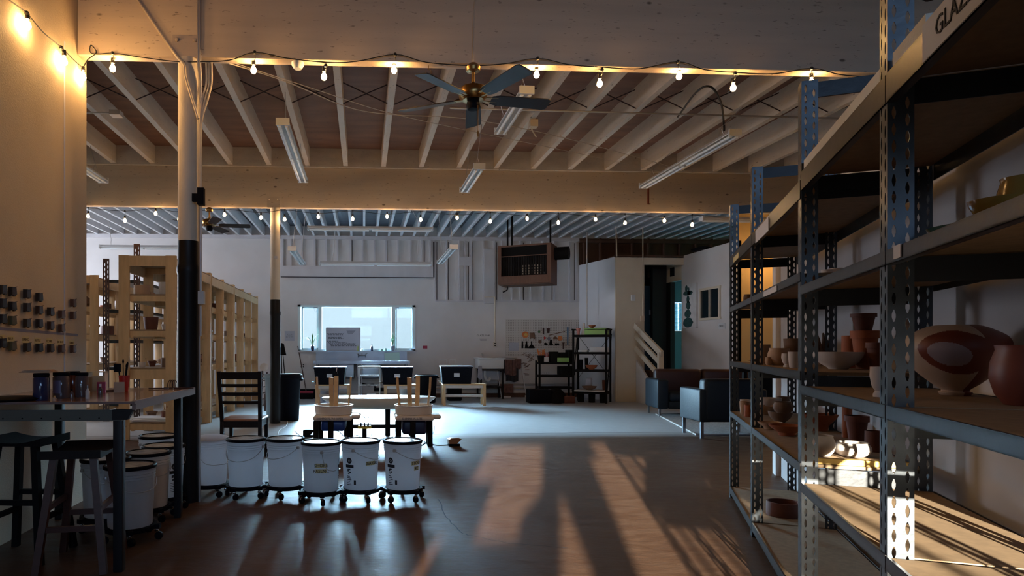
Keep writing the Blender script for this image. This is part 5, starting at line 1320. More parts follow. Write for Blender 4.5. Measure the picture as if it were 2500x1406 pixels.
# utility sink
x0, x1 = X_(1158), X_(1218)
R_ = thing('utility_sink', 'white floor-standing utility sink on a dark stand right of the clay tubs', 'sink', ((x0+x1)/2, YB-.35, 0))
m = MB(); m.rbox(x0, x1, YB-.62, YB-.08, .72, .98, .03); m.rbox(x0-.03, x1+.03, YB-.65, YB-.05, .96, .99, .01); part('basin', m, M_white, R_, world=True)
m = MB()
for x in (x0+.06, x1-.03):
    for y in (YB-.58, YB-.12): m.box(x-.02, x+.02, y-.02, y+.02, 0, .72)
m.box(x0+.04, x1, YB-.6, YB-.56, .68, .72); m.box(x0, x1, YB-.6, YB-.1, .27, .30); part('stand', m, M_darkwood, R_, world=True)
m = MB(); c = (x0+x1)/2-.1; m.tube(smoothpath([(c, YB-.35, .72), (c, YB-.35, .5), (c+.08, YB-.35, .42), (c+.12, YB-.35, .5)]), .03, 8); part('drain', m, M_white, R_, world=True)
m = MB(); m.box(x0+.12, x1-.05, YB-.3, YB-.26, .45, .66); part('splash_panel', m, M_board, R_, world=True)
m = MB(); c = bw(1178, 866, .15); m.tube([(c.x, YB-.02, c.z), (c.x, YB-.15, c.z), (c.x, YB-.2, c.z-.05)], .012, 8); m.lathe([(.02, 0), (.03, .01), (.02, .02)], 8, (c.x, YB-.12, c.z+.01)); part('faucet', m, M_galv, R_, world=True)
m = MB(); m.prism([(0, 0), (.08, 0), (.10, -.30), (.05, -.34), (-.02, -.28)], 0, .03, Matrix.Translation((x0-.02, YB-.66, .80)) @ Matrix.Rotation(math.pi/2, 4, 'X')); solo('hanging_rag', m, M_clothp, 'pale rag hanging on the left side of the utility sink', 'cloth')
m = MB()
for (p_, q_) in ((1072, 1090), (1098, 1112)):
    a = bw(p_, 868, .4); b = bw(q_, 893, .4); m.tube([(a.x, YB-.4, .84), (a.x, YB-.4, a.z-.1), (b.x, YB-.4, a.z-.1), (b.x, YB-.4, .84)], .008, 6)
m.box(X_(1070), X_(1120), YB-.55, YB-.3, .80, .83); m.box(X_(1071), X_(1074), YB-.5, YB-.4, 0, .8); m.box(X_(1116), X_(1119), YB-.5, YB-.4, 0, .8)
solo('drying_rack', m, M_fluo, 'white drying rack behind the rightmost clay tub', 'rack')
# towels on a rail
a = bw(1217, 874, .12); b = bw(1262, 874, .12)
def cloth(xa, xb, zt, zb, m_, label, y=YB-.16, dz=0):
    mb = MB(); n = 10; vs = []
    for i in range(n+1):
        s_ = i/n; x = xa+(xb-xa)*s_; w = .018*math.sin(s_*19)
        for z, k in ((zt, .4), ((zt+zb)/2, 1), (zb+dz*s_+.02*math.sin(s_*7), 1.2)): vs += [(x, y+w*k, z), (x, y+w*k+.012, z)]
    fs = []
    for i in range(n):
        b0 = i*6; c0 = b0+6
        for k in (0, 2): fs += [(b0+k, c0+k, c0+k+2, b0+k+2), (b0+k+1, b0+k+3, c0+k+3, c0+k+1)]
    mb.add(vs, fs); solo('towel', mb, m_, label, 'towel')
m = MB(); m.tube([a, b], .01, 6); m.box(a.x-.01, a.x+.01, YB-.13, YB, a.z-.01, a.z+.01); m.box(b.x-.01, b.x+.01, YB-.13, YB, b.z-.01, b.z+.01); solo('towel_rail', m, M_galv, 'thin rail on the back wall carrying the towels', 'rail')
cloth(X_(1216), X_(1232), .92, .62, M_clothd, 'dark grey towel, leftmost on the rail by the utility sink')
cloth(X_(1229), X_(1256), .94, .55, M_cloth, 'patterned reddish towel in the middle of the rail', y=YB-.19)
cloth(X_(1232), X_(1262), .78, .40, M_clothd, 'black cloth hanging lowest below the reddish towel', y=YB-.15)
cloth(X_(1252), X_(1268), .95, .72, M_cloth, 'reddish towel at the right end of the rail', y=YB-.2)
m = MB(); m.tube([bw(1214, 905, .3), (X_(1218), YB-.3, .03)], .012, 6); m.box(X_(1218), X_(1240), YB-.33, YB-.27, 0, .05); solo('squeegee', m, M_paper, 'white-handled squeegee standing right of the utility sink', 'squeegee')
m = MB(); m.tube([bw(1270, 880, .1), (X_(1279), YB-.25, .03)], .012, 6); m.box(X_(1276), X_(1286), YB-.28, YB-.22, 0, .06); solo('mop_pole', m, M_paper, 'white-handled mop leaning below the pegboard', 'mop')
m = MB(); m.cbox((X_(1235), YB-.06, .22), (.34, .05, .22), .0); solo('brown_panel', m, M_cloth, 'stained pinkish panel on the floor below the towels', 'panel')
# pegboard
x0, x1, z0, z1 = X_(1234), X_(1412), Z_(869), Z_(779)
R_ = thing('pegboard', 'white perforated pegboard on the back wall behind the black shelves', 'pegboard', ((x0+x1)/2, YB-.02, z0))
pm = bpy.data.materials.new('pegboard_white'); pm.use_nodes = True; nt = pm.node_tree; b_ = nt.nodes['Principled BSDF']; b_.inputs['Roughness'].default_value = .7
g = nt.nodes.new('ShaderNodeNewGeometry'); sp = nt.nodes.new('ShaderNodeVectorMath'); sp.operation = 'SCALE'; sp.inputs[3].default_value = 1/.042; nt.links.new(g.outputs['Position'], sp.inputs[0])
fr = nt.nodes.new('ShaderNodeVectorMath'); fr.operation = 'FRACTION'; nt.links.new(sp.outputs[0], fr.inputs[0])
sb_ = nt.nodes.new('ShaderNodeVectorMath'); sb_.operation = 'SUBTRACT'; sb_.inputs[1].default_value = (.5, .5, .5); nt.links.new(fr.outputs[0], sb_.inputs[0])
ml = nt.nodes.new('ShaderNodeVectorMath'); ml.operation = 'MULTIPLY'; ml.inputs[1].default_value = (1, 0, 1); nt.links.new(sb_.outputs[0], ml.inputs[0])
ln = nt.nodes.new('ShaderNodeVectorMath'); ln.operation = 'LENGTH'; nt.links.new(ml.outputs[0], ln.inputs[0])
lt = nt.nodes.new('ShaderNodeMath'); lt.operation = 'LESS_THAN'; lt.inputs[1].default_value = .17; nt.links.new(ln.outputs[1], lt.inputs[0])
mx = nt.nodes.new('ShaderNodeMix'); mx.data_type = 'RGBA'; mx.inputs[6].default_value = (.56,.53,.50,1); mx.inputs[7].default_value = (.10,.08,.08,1); nt.links.new(lt.outputs[0], mx.inputs[0]); nt.links.new(mx.outputs[2], b_.inputs['Base Color'])
m = MB(); m.box(x0, x1, YB-.022, YB-.01, z0, z1); part('panel', m, pm, R_, world=True)
YP = YB-.024
def tool(poly, m_, label, d=.02, name='hand_tool', cat='tool'):
    pts = [onY(a, b, YP) for a, b in poly]; mb = MB(); n = len(pts)
    mb.add([(v.x, YP, v.z) for v in pts]+[(v.x, YP-d, v.z) for v in pts], [tuple(range(n)), tuple(range(2*n-1, n-1, -1))]+[(i, n+i, n+(i+1)%n, (i+1)%n) for i in range(n)])
    solo(name, mb, m_, label, cat)
def disc(px, py, r, n=14): return [(px+r*math.cos(2*math.pi*k/n), py+r*math.sin(2*math.pi*k/n)) for k in range(n)]
tool(disc(1282, 817, 8), M_orange, 'round orange and yellow disc, leftmost tool on the pegboard', name='pottery_rib')
tool(disc(1283, 817, 4), M_yellowt, 'small yellow ring on the orange disc on the pegboard', .03, name='ring')
tool([(1293,812),(1305,812),(1306,828),(1302,826),(1297,826),(1293,828)], M_clayd, 'brown bow-shaped tool right of the orange disc')
tool([(1273.5,833),(1276.5,833),(1277,850),(1273,850)], M_black, 'narrow black brush, leftmost of the three black brushes', name='brush', cat='brush')
tool([(1284,833),(1287,833),(1287,840),(1289,850),(1281,850),(1283,840)], M_black, 'medium black brush, middle of the three black brushes', name='brush', cat='brush')
tool([(1296,833),(1299,833),(1299,841),(1305,847),(1305,850),(1290,850),(1290,847),(1296,841)], M_black, 'wide black brush, rightmost of the three black brushes', name='brush', cat='brush')
tool(disc(1316, 810, 3), M_leaf, 'small green sponge on the pegboard', name='sponge', cat='sponge')
tool(disc(1318, 834, 4), M_clayd, 'small brown round rib below the green sponge', name='pottery_rib')
tool([(1325,801),(1328,801),(1328,817),(1325,814)], M_redwood, 'left red-handled tool at the top of the pegboard')
tool([(1334,801),(1342,801),(1341,813),(1336,813)], M_redwood, 'right dark red tool at the top of the pegboard')
tool([(1341,817),(1379,808),(1379,810),(1341,819)], M_clayd, 'long thin stick lying diagonally on the pegboard')
tool(disc(1330, 825, 4.5, 3), M_red, 'small red triangular rib on the pegboard', name='pottery_rib')
tool([(1340,821),(1345,825),(1340,832),(1335,826)], M_inkg, 'grey diamond-shaped rib on the pegboard', name='pottery_rib')
tool([(1350,828),(1351,823),(1355,821),(1359,823),(1361,828)], M_clayd, 'brown half-moon rib on the pegboard', name='pottery_rib')
tool(disc(1367, 826, 6), M_orange, 'orange flower-shaped disc on the right of the pegboard', name='pottery_rib')
tool([(1329,843),(1328,838),(1331,836),(1337,839),(1336,843)], M_black, 'left low black tool in the bottom pegboard row')
tool([(1341,843),(1341,838),(1343,829),(1347,829),(1348,838),(1350,840),(1349,843)], M_black, 'tall black tool in the bottom pegboard row')
tool([(1354,838),(1364,838),(1365,842),(1355,843)], M_black, 'right low black tool in the bottom pegboard row')
tool([(1371,836),(1378,836),(1378,837.5),(1375.5,837.5),(1375.5,852),(1373.5,852),(1373.5,837.5),(1371,837.5)], M_redwood, 'small hammer-like tool beside the blue strip')
tool([(1384,799),(1387.5,799),(1387,842),(1384.5,842)], mat('blue_strip', (.05,.14,.25), .5), 'long blue strip hanging at the right of the pegboard')
tool([(1242,836),(1266,836),(1266,856),(1242,856)], M_board, 'pale poster low on the left of the pegboard', .004, name='poster', cat='poster')
mk = MB(); r4 = random.Random(2)
for (px, py) in [(r4.uniform(1278, 1300), r4.uniform(862, 880)) for _ in range(9)]+[(r4.uniform(1275, 1298), r4.uniform(886, 915)) for _ in range(9)]:
    c = onY(px, py, YP); an = r4.uniform(-.7, .7); mk.bar((c.x-.05*math.cos(an), YP, c.z-.05*math.sin(an)), (c.x+.05*math.cos(an), YP, c.z+.05*math.sin(an)), .012, .012)
o_ = solo('clips_on_wall', mk, M_clayd, 'scatter of small dark clips and pegs on the wall below the pegboard', 'clips'); o_['kind'] = 'stuff'
# black low shelf with supplies
def shelf_unit(px0, px1, zc, levels, h, d, label, xbrace=False, name='black_shelf'):
    xa = (px0-CX)/F*zc; xb = (px1-CX)/F*zc; w = xb-xa; p = cw((xa+xb)/2, zc, 0); R_ = thing(name, label, 'shelf', p, -PH if not xbrace else -.55)
    for sx_ in (-1, 1):
        for sy_ in (-1, 1):
            m = MB(); x = sx_*(w/2-.02); y = sy_*(d/2-.02); m.box(x-.02, x+.02, y-.02, y+.02, 0, h); part('leg', m, M_black, R_)
    for z in levels:
        m = MB(); m.box(-w/2+.01, w/2-.01, -d/2+.01, d/2-.01, z-.05, z); part('shelf_board', m, M_black, R_)
    if xbrace:
        for s in (-1, 1):
            m = MB(); m.bar((-w/2*s, d/2, .5), (w/2*s, d/2, h-.1), .02, .006); m.bar((s*w/2, -d/2*1, .25), (s*w/2, d/2*1, h-.1), .02, .01); part('brace', m, M_black, R_)
        m = MB(); m.bar((-w/2, -d/2, h), (-w/2, d/2, h), .03, .03); m.bar((w/2, -d/2, h), (w/2, d/2, h), .03, .03); part('handle', m, M_black, R_)
    return R_, p, w
S1, p1, w1_ = shelf_unit(1311, 1396, 14.95, (.33, .60, .90), .93, .4, 'low black shelf unit loaded with tools below the pegboard')
def s1p(px, z, dy=0): c = cw((px-CX)/F*14.9, 14.9+dy, z+.001); return c
def simple_box(name, c, d, m_, label, cat, rz=0):
    m = MB(); m.rbox(-d[0]/2, d[0]/2, -d[1]/2, d[1]/2, 0, d[2], .01, Matrix.Translation(c) @ Matrix.Rotation(rz, 4, 'Z')); return solo(name, m, m_, label, cat)
R_ = thing('tool_cup', 'cup full of red-handled tools at the left end of the low black shelf', 'cup', s1p(1321, .90))
m = MB(); m.lathe([(.07, 0), (.085, .15), (.07, .15)], 18); part('cup', m, M_black, R_)
m = MB()
for k in range(9): t = k*.7; m.tube([(.03*math.cos(t), .03*math.sin(t), .05), (.09*math.cos(t), .06*math.sin(t), .26+.02*(k % 3))], .009, 6)
part('tools', m, M_orange, R_)
simple_box('pail', s1p(1332, .90, -.05), (.10, .1, .12), M_paper, 'small white jar on the low black shelf', 'jar')
R_ = thing('tool_cup', 'cup of thin red brushes, second from left on the low black shelf', 'cup', s1p(1337, .90, .1))
m = MB(); m.lathe([(.05, 0), (.06, .12)], 16); part('cup', m, M_inkg, R_)
m = MB()
for k in range(7): t = k*.9; m.tube([(.02*math.cos(t), .02*math.sin(t), .05), (.06*math.cos(t), .05*math.sin(t), .22)], .006, 5)
part('tools', m, M_red, R_)
simple_box('tool_bin', s1p(1351, .90), (.17, .25, .24), M_black, 'tall black bin on the low black shelf', 'bin')
simple_box('tool_bin', s1p(1374, .90, .05), (.22, .25, .22), M_black, 'wide black bin behind the green tray on the low shelf', 'bin')
simple_box('green_tub', s1p(1371, .90, -.14), (.26, .08, .10), M_green, 'bright green tub at the front of the low black shelf', 'tub')
simple_box('tool_bin', s1p(1389, .90, .0), (.10, .25, .28), M_black, 'dark bin at the right end of the low black shelf', 'bin')
simple_box('storage_bin', s1p(1382, .60), (.34, .28, .20), M_black, 'black bin on the middle level of the low black shelf', 'bin')
m = MB(); c = s1p(1332, .60); 
for k in range(3): m.tube([c+Vector((-.06+.05*k+.03*math.cos(t), 0, .04+.03*math.sin(t))) for t in [i*math.pi/5 for i in range(11)]], .004, 5)
solo('wire_loops', m, M_galv, 'loose wire loops on the middle level of the low black shelf', 'wire')
R_ = simple_box('open_tub', cw((1315-CX)/F*14.35, 14.35, 0), (.48, .34, .30), M_blackpl, 'black open tub on the floor in front of the low shelf', 'tub')
m = MB(); c = cw((1358-CX)/F*14.35, 14.35, 0); m.lathe([(.20, 0), (.22, .08), (.19, .2), (.10, .30), (.02, .32)], 22, c, wob=.12); solo('clay_bag_heap', m, M_black, 'heap of black plastic clay bags on the floor below the low shelf', 'bag')
simple_box('brick_block', cw((1388-CX)/F*14.3, 14.3, 0), (.24, .16, .16), M_terrad, 'dark red block on the floor at the right of the clay bags', 'block')
# tall metal shelf
S2, p2_, w2_ = shelf_unit(1404, 1486, 14.55, (.25, .74, 1.13, 1.52), 1.64, .52, 'tall black metal shelf unit with crossed braces beside the white box wall', True, 'metal_shelf')
def s2(x, y, z): return Matrix.Rotation(-.55, 3, 'Z') @ Vector((x, y, 0)) + p2_ + Vector((0, 0, z+.001))
simple_box('green_tray', s2(.12, -.05, 1.52), (.46, .4, .11), M_green, 'large lime green tray on top of the tall black shelf', 'tray', -.55)
simple_box('green_tray', s2(.12, -.05, 1.64), (.48, .42, .03), M_green, 'second lime green tray lying on the first', 'tray', -.55)
pot('bowl', s2(.02, -.08, 1.675), .08, .06, M_terra, 'orange bowl on the green trays of the tall black shelf')
pot('planter', s2(-.28, -.10, 1.52), .05, .15, mat('pink_glaze', (.55,.2,.17), .4), 'pink cup at the left on top of the tall black shelf', name='pink_cup', cat='cup')
m = MB(); m.lathe([(.06, 0), (.05, .05), (.025, .26), (.008, .27)], 14, s2(-.16, -.08, 1.52)); solo('white_cone', m, M_clayw, 'white cone beside the green trays on the tall black shelf', 'cone')
R_ = simple_box('notebook_row', s2(.18, -.12, 1.13), (.40, .10, .11), M_paper, 'row of pale boxes on the second shelf of the tall black unit', 'box', -.55)
simple_box('paper_tray', s2(-.16, -.12, 1.13), (.20, .2, .05), M_paper, 'white paper tray on the second shelf of the tall black unit', 'tray', -.55)
pot('bowl', s2(.02, -.14, .74), .13, .10, M_terra, 'orange wide bowl on the third shelf of the tall black unit')
pot('cup', s2(-.22, -.12, .74), .05, .22, M_blackpl, 'tall dark bottle on the third shelf of the tall black unit', name='dark_bottle', cat='bottle')
pot('cup', s2(-.12, .0, .74), .04, .26, M_black, 'slim black bottle on the third shelf of the tall black unit', name='dark_bottle', cat='bottle')
simple_box('board_slab', s2(.0, -.1, .25), (.66, .42, .03), M_paper, 'white slab on the bottom shelf of the tall black unit', 'slab', -.55)
pot('bowl', s2(-.02, -.18, .282), .16, .09, M_clayd, 'brown bowl on the white slab of the bottom shelf')
pot('pot', s2(-.08, .05, .282), .08, .26, M_clayp if False else M_board, 'bluish jug at the back of the bottom shelf', name='blue_jug', cat='jug')
pot('cup', s2(.26, .0, .282), .035, .22, M_terrad, 'slim reddish bottle on the right of the bottom shelf', name='slim_bottle', cat='bottle')
for k in range(3):
    c = s2(-.22+.24*k, -.1, 0); m = MB(); m.lathe([(.07, 0), (.075, .185)], 16, Vector((c.x, c.y, 0))); solo('stub_can', m, M_black, ['left', 'middle', 'right'][k]+' black can on the floor under the tall black unit', 'can')
# ------------------------------------------------------------------ wall heater crate
cc = atC(1288, 648, 14.2); R_ = thing('heater_crate', 'wooden crate around a wall heater hung high on the back wall', 'heater', (cc.x, cc.y, cc.z-.42), -.50)
m = MB()
w, h, d = 1.16, .84, .62
m.box(-w/2, -w/2+.07, -d/2, -d/2+.04, 0, h); m.box(w/2-.09, w/2, -d/2, -d/2+.04, 0, h); m.box(-w/2+.07, w/2-.09, -d/2, -d/2+.04, 0, .17); m.box(-w/2+.07, w/2-.09, -d/2, -d/2+.04, h-.035, h)
part('face_frame', m, M_fire, R_)
m = MB(); m.box(w/2-.02, w/2, -d/2+.04, d/2, 0, h); m.box(-w/2, -w/2+.02, -d/2+.04, d/2, 0, h); m.box(-w/2, w/2, -d/2+.04, d/2, -.02, 0); m.box(-w/2+.07, w/2-.09, -d/2-.01, -d/2+.02, h*.70, h*.72); part('side_panels', m, M_fire, R_)
m = MB(); m.box(-w/2+.02, w/2-.02, -d/2+.10, d/2-.02, .02, h-.02); part('inner_panel', m, M_black, R_)
m = MB()
for k in range(26): x = -w/2+.1+.037*k; m.box(x, x+.006, -d/2+.07, -d/2+.08, .17, h*.70)
part('grille', m, M_blacksteel, R_)
m = MB()
for r_ in range(4):
    for k in range(7 if r_ > 0 else 8): x = -.05+.065*k; z = .20+.055*r_; m.box(x, x+.012, -d/2+.082, -d/2+.09, z, z+.035)
part('fins', m, M_galv, R_)
m = MB(); m.lathe([(.14, 0), (.14, .3)], 20, M=Matrix.Translation((w/2+.0, .1, h*.78)) @ Matrix.Rotation(math.pi/2, 4, 'Y')); part('flue', m, M_black, R_)
m = MB(); m.tube(smoothpath([(-w/2+.12, 0, 0), (-w/2+.12, 0, -.10), (-w/2+.02, -.0, -.15)]), .014, 6)
for x in (-w/2+.1, -w/2+.2, w/2-.1): m.tube([(x, .1, h), (x, .1, 4.23-cc.z+.42)], .02, 8)
part('pipe', m, M_black, R_)

# ------------------------------------------------------------------ box room, stairs, railing
YBX = 14.33
xL = onY(1503, 980, YBX).x; xD0 = onY(1573, 900, YBX).x; xD1 = 7.32; zT = 3.3; zH = onY(1600, 646, YBX).z
m = MB()
m.box(xL, xD0, YBX, YBX+.1, 0, zT); m.box(xD0, xD1, YBX, YBX+.1, zH, zT)
struct('wall_box_front', m, M_wall2)
m = MB()
A = Vector((xL, YBX+.05, 0)); B_ = Vector((XB1, YB, 0)); dd = (B_-A).normalized(); nn = Vector((-dd.y, dd.x, 0))*.03
m.add([A, B_, B_-nn*2, A-nn*2]+[v+Vector((0, 0, zT)) for v in (A, B_, B_-nn*2, A-nn*2)], [(0,3,2,1),(4,5,6,7),(0,1,5,4),(1,2,6,5),(2,3,7,6),(3,0,4,7)])
struct('wall_box_side', m, mat('wall_cool_white', (.66,.67,.70), .7, var=.06, vscale=3, world=True))
wallbox('wall_lounge', [(7.32, 7.42, 12.26, YBX+.1, 0, 3.33)], M_wall)
m = MB()
a = onX(1713, 776, 7.32); b = onX(1757, 703, 7.32); y0_, y1_ = b.y, a.y
z0_, z1_ = 1.2+.62*1.0, onX(1757, 703, 7.32).z; z0_ = onX(1757, 773, 7.32).z
for (u0, u1, v0, v1) in ((y0_-.06, y1_+.06, z1_, z1_+.05), (y0_-.06, y1_+.06, z0_-.05, z0_), (y0_-.05, y0_, z0_, z1_), (y1_, y1_+.05, z0_, z1_), ((y0_+y1_)/2-.015, (y0_+y1_)/2+.015, z0_, z1_)):
    m.box(7.285, 7.325, u0, u1, v0, v1)
w2o = struct('window_2', m, M_wall2); m = MB(); m.box(7.31, 7.318, y0_, y1_, z0_, z1_); struct('pane', m, G_dark, w2o)
# inside of the box room
m = MB(); m.box(XB1, xD0-.3, YB-.001, YB+.1, 0, 3.3); m.box(xD0-.6, onY(1636, 800, YB).x, YB, YB+.1, 0, zT); m.box(onY(1662, 800, YB).x+1.3, XR, YB, YB+.1, 0, zT); m.box(xD0-.6, XR, YB, YB+.1, onY(1650, 738, YB).z, zT); m.box(xD0-.6, XR, YB, YB+.1, 0, onY(1650, 808, YB).z)
struct('wall_box_back', m, mat('box_room_blue', (.22,.38,.46), .7))
m = MB(); m.box(xL, xD1, YBX, YB, zT-.02, zT+.03); struct('ceiling_box', m, M_studs)
yA = onX(1637, 800, xD1).y; zHd = onX(1650, 686, xD1).z
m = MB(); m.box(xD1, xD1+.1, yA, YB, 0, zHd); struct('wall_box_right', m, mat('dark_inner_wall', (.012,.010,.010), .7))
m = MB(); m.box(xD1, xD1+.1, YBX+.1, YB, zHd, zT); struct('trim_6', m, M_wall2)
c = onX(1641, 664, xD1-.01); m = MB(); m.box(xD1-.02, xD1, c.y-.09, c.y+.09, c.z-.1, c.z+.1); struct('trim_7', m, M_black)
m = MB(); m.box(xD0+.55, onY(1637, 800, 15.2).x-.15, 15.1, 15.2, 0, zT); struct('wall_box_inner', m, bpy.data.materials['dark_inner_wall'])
m = MB(); m.box(onY(1575, 800, 15.3).x, onY(1606, 800, 15.3).x, 15.3, 15.35, .5, onY(1600, 698, 15.3).z); dr = struct('door_1', m, M_doorblue)
m = MB(); c = onY(1590, 762, 15.29); m.box(c.x-.05, c.x+.05, 15.285, 15.3, c.z-.06, c.z+.06); struct('door_plate', m, M_board, dr)
xa, xb = onY(1637, 800, YB).x, onY(1661, 800, YB).x+1.3; za, zb_ = onY(1650, 807, YB).z, onY(1650, 740, YB).z  # right side extended out of view to let more daylight in
m = MB()
m.box(xa, xa+.02, YB, YB+.08, za, zb_); m.box(xb-.02, xb, YB, YB+.08, za, zb_); m.box(xb-1.33, xb-1.29, YB, YB+.08, za, zb_)
w3 = struct('window_3', m, M_walltrim)
m = MB(); m.quad((xa, YB+.09, za), (xb, YB+.09, za), (xb, YB+.09, zb_), (xa, YB+.09, zb_)); struct('pane', m, G_blue, w3)
m = MB(); z = za
while z < zb_: m.box(xa, xb, YB+.03, YB+.05, z, z+.006); z += .035
struct('blind_slats', m, M_board, w3)
# stairs and railing
m = MB()
for k in range(4): m.box(xD0+.02, xD1-.02, YBX-.28*(3-k)-.25, YBX+.1, 0 if k == 0 else .18*k-.01, .18*(k+1))
solo('staircase', m, M_studs, 'dark steps rising into the doorway of the box room behind the sofa', 'stairs')
xr = cw((1565-CX)/F*14.4, 14.4).x; R_ = thing('stair_railing', 'tan wooden stair railing of three sloping boards behind the sofa', 'railing', (xr, 13.6, 0))
top = atC(1566, 797, 14.35); bot = atC(1618, 864, 13.0); bot.x = xr+.0
top = Vector((xr-.05, 14.30, 1.73)); e_ = cw((1616-CX)/F*13.1, 13.1); bot = Vector((e_.x, e_.y, 1.10))
for k, dz in enumerate((0, -.22, -.50)):
    m = MB(); sc_ = 1 if k == 0 else .93; m.bar(top+Vector((0, 0, dz)), top.lerp(bot, sc_)+Vector((0, 0, dz)), .05 if k == 0 else .04, .13 if k == 0 else .11, (0, 0, 1)); part('rail_board', m, M_wall2, R_, world=True)
m = MB(); q = top.lerp(bot, .95); m.box(q.x-.05, q.x+.05, q.y-.04, q.y+.04, 0, q.z); part('newel_post', m, M_wall2, R_, world=True)
m = MB(); m.add([(xr-.03, 14.3, 0), (e_.x-.03, e_.y+.1, 0), (e_.x-.03, e_.y+.1, .25), (xr-.03, 14.3, .95)]+[(xr+.01, 14.3, 0), (e_.x+.01, e_.y+.1, 0), (e_.x+.01, e_.y+.1, .25), (xr+.01, 14.3, .95)], [(0,1,2,3),(7,6,5,4),(0,4,5,1),(1,5,6,2),(2,6,7,3),(3,7,4,0)])
part('side_panel', m, M_wall, R_, world=True)
# switches and conduit on box wall
m = MB(); c = onY(1545, 727, YBX-.002); m.rbox(c.x-.05, c.x+.05, YBX-.03, YBX, c.z-.07, c.z+.07, .01); solo('wall_switch', m, M_white, 'white thermostat switch on the tan front wall of the box room', 'switch')
m = MB(); c = onY(1569, 700, YBX-.01); m.tube([(c.x, YBX-.02, onY(1569, 775, YBX).z), (c.x, YBX-.02, 3.98)], .012, 8); m.box(c.x-.05, c.x+.03, YBX-.04, YBX, onY(1569, 778, YBX).z-.06, onY(1569, 778, YBX).z+.06)
m.tube([(xL+.02, YBX-.02, zT), (xL-.0, YBX-.02, 3.98)], .012, 8)
solo('switch_conduit', m, M_pipec, 'tan conduit and switch box beside the box room doorway', 'conduit')
m = MB(); c = onY(1433, 700, 15.0); m.tube([(c.x, 15.0, 1.6), (c.x, 15.0, 3.98)], .014, 8); solo('vertical_pipe', m, M_galv, 'thin vertical pipe rising behind the tall black shelf', 'pipe')
m = MB(); m.box(onY(1507, 900, YBX).x, onY(1568, 900, YBX).x, YBX-.012, YBX, .02, onY(1540, 918, YBX).z); struct('trim_5', m, M_wall2)
m = MB(); c = onX(1763, 796, 7.32); m.box(7.312, 7.32, c.y-.12, c.y+.12, c.z-.06, c.z+.06); R_ = solo('office_sign', m, M_white, 'small white office sign on the lounge wall below the dark window', 'sign')
text_part('OFFICE', .06, frame_M((7.311, c.y, c.z), (0, -1, 0), (0, 0, 1)), M_ink, R_, world=True)
# canvas
a = onX(1667, 690, 7.32); b = onX(1703, 800, 7.32)
ya, yb_ = onX(1667, 740, 7.32).y, onX(1704, 740, 7.32).y; zt_, zb2 = onX(1704, 690, 7.32).z, onX(1704, 800, 7.32).z
ya = min(ya, YBX-.02)
R_ = thing('wall_art', 'white canvas painted with a stack of dark teal stones on the lounge wall', 'painting', (7.30, (ya+yb_)/2, zb2))
m = MB(); m.box(7.28, 7.318, yb_, ya, zb2, zt_); part('canvas', m, mat('canvas', (.66,.66,.66), .8, var=.15, vscale=8), R_, world=True)
m = MB(); yc = (ya+yb_)/2+.05; hh = zt_-zb2; ww = (ya-yb_)
for (dy, dz, ry, rz_) in ((0, .13, .36, .115), (0.02, .33, .24, .09), (-.02, .52, .16, .10), (0, .66, .11, .09), (.08, .80, .28, .055), (-.14, .80, .2, .05), (.12, .91, .10, .075), (-.05, .88, .06, .05)):
    n = 14; pts = [(7.279, yc+dy*ww+ry*ww*math.cos(2*math.pi*k/n)*(1+.08*math.sin(3*k)), zb2+dz*hh+rz_*hh*math.sin(2*math.pi*k/n)) for k in range(n)]
    m.poly(pts[::-1])
part('painted_stones', m, M_tealrock, R_, world=True)
# dark things on top of the lounge wall
m = MB(); c = onX(1715, 608, 7.36)
m.lathe([(.2, 0), (.22, .05), (.08, .09)], 14, (7.37, c.y, 3.331), wob=.2); solo('wrapped_bundle', m, M_blackpl, 'dark bundle lying on top of the lounge wall', 'bundle')

# ------------------------------------------------------------------ sofa, armchair, rug
def rx(xc, zc): return cw(xc, zc)
p = cw((1606-CX)/F*11.35, 11.35); SXo = p.x; SYo = p.y
R_ = thing('sofa', 'dark brown leather sofa with metal legs against the lounge wall', 'sofa', (SXo, SYo, 0))
R_.rotation_euler = (0, 0, -.17)
m = MB(); m.rbox(SXo, SXo+.19, SYo, SYo+.85, .14, .66, .03); part('arm', m, M_leather, R_, world=True)
m = MB(); m.rbox(SXo+1.75, SXo+1.94, SYo, SYo+.85, .14, .66, .03); part('arm', m, M_leather, R_, world=True)
m = MB(); m.rbox(SXo+.19, SXo+1.75, SYo+.02, SYo+.75, .14, .28, .02); part('base', m, M_leather, R_, world=True)
for k in range(2):
    m = MB(); m.rbox(SXo+.2+.775*k, SXo+.965+.775*k, SYo+.0, SYo+.62, .28, .44, .05); part('seat_cushion', m, M_leather, R_, world=True)
    m = MB(); m.rbox(SXo+.12+.83*k, SXo+.94+.83*k, SYo+.58, SYo+.80, .36, .83, .06); part('back_cushion', m, M_leatherred, R_, world=True)
for (x, y) in ((.05, .06), (.05, .78), (1.88, .06), (1.88, .78)):
    m = MB(); m.bar((SXo+x, SYo+y, 0), (SXo+x, SYo+y, .15), .03, .03); m.bar((SXo+x-.0, SYo+y, .14), (SXo+x+.1, SYo+y, .14), .03, .015); part('leg', m, M_steel, R_, world=True)
p = cw((1709-CX)/F*8.6, 8.6); AX, AY = p.x, p.y
R_ = thing('armchair', 'black leather armchair seen from behind on the rug, metal legs', 'armchair', (AX, AY, 0))
R_.rotation_euler = (0, 0, -.10)
for x in (0, .72):
    m = MB(); m.rbox(AX+x, AX+x+.16, AY, AY+.70, .22, .66, .025); part('arm', m, M_leather, R_, world=True)
m = MB(); m.rbox(AX+.06, AX+.82, AY-.01, AY+.20, .22, .80, .05); part('backrest', m, M_leather, R_, world=True)
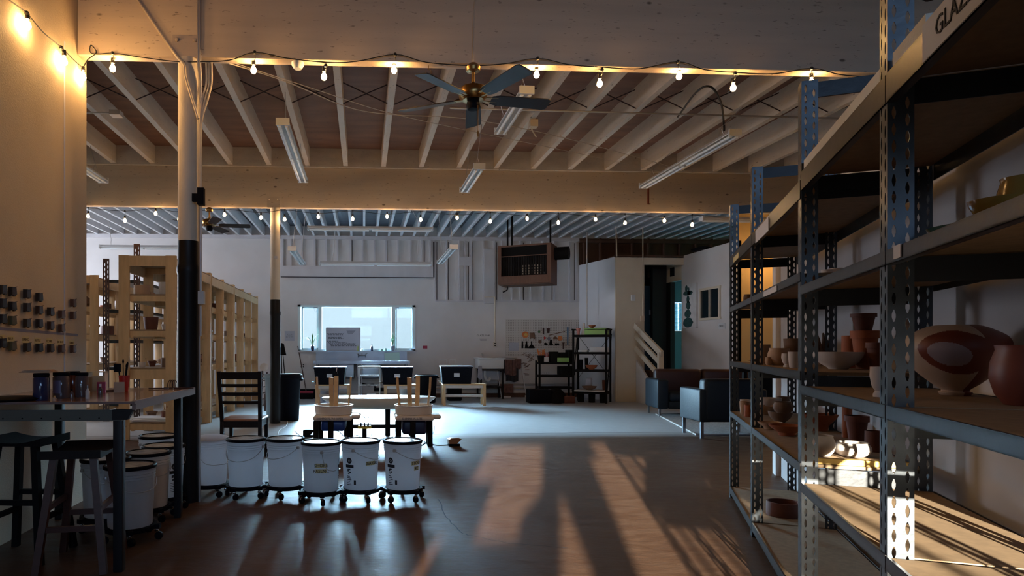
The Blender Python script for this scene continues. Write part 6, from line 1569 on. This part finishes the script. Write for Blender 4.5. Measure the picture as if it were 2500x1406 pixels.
m = MB(); m.rbox(AX+.15, AX+.73, AY+.15, AY+.72, .22, .44, .04); part('seat', m, M_leather, R_, world=True)
for (x, y) in ((.04, .04), (.80, .04), (.04, .64), (.80, .64)):
    m = MB(); m.box(AX+x-.02, AX+x+.02, AY+y-.015, AY+y+.015, 0, .22); part('leg', m, M_steel, R_, world=True)
rq = [onZ(1602, 1012), onZ(1700, 1063), None, None]
rq[2] = onZ(1840, 1061); rq[3] = Vector((rq[2].x+1.3, rq[0].y, 0))
rq[2] = Vector((rq[2].x+1.0, rq[1].y+.05, 0))
m = MB(); m.prism([(v.x, v.y) for v in rq], .0005, .012); R_ = thing('woven_rug', 'grey woven rug with pale edge under the armchair', 'rug', (rq[0].x+.5, rq[0].y-1, 0))
part('weave', m, M_rug, R_, world=True)
m = MB(); m.tube([(v.x, v.y, .010) for v in (rq[3], rq[0], rq[1], rq[2])], .012, 6); part('border', m, M_rugedge, R_, world=True)
# lounge: low table + lamp behind the rack end
c = cw((1868-CX)/F*9.8, 9.8); R_ = thing('side_table', 'dark side table glimpsed through the end of the rack', 'table', c)
m = MB(); m.rbox(-.28, .28, -.18, .18, .96, .99, .01); part('top', m, M_tan, R_)
for (x, y) in ((-.24, -.14), (.24, -.14), (-.24, .14), (.24, .14)):
    m = MB(); m.box(x-.025, x+.025, y-.025, y+.025, 0, .96); part('leg', m, M_black, R_)
m = MB(); m.box(-.25, .25, -.02, .02, .3, .92); part('panel', m, M_black, R_)
# warm lamp in the lounge corner (bulb string over the lounge, hidden above the rack line)
w3_ = [Vector((7.5, 11.9, 3.975)), Vector((8.3, 11.6, 3.80)), Vector((9.4, 11.6, 3.975))]
string('string lights over the lounge corner behind the rack', w3_, [(Vector((7.8, 11.75, 3.8)), Vector((7.8, 11.75, 2.9))), (Vector((8.6, 11.6, 3.8)), Vector((8.6, 11.6, 2.8))), (Vector((9.2, 11.6, 3.8)), Vector((9.2, 11.6, 2.9)))], M_bulb)
ls = {}
for o in bpy.data.objects:
    if 'label' in o and o.parent is None:
        if o['label'] in ls: print('DUP LABEL', o['label'])
        ls[o['label']] = 1
print('things', len(ls))
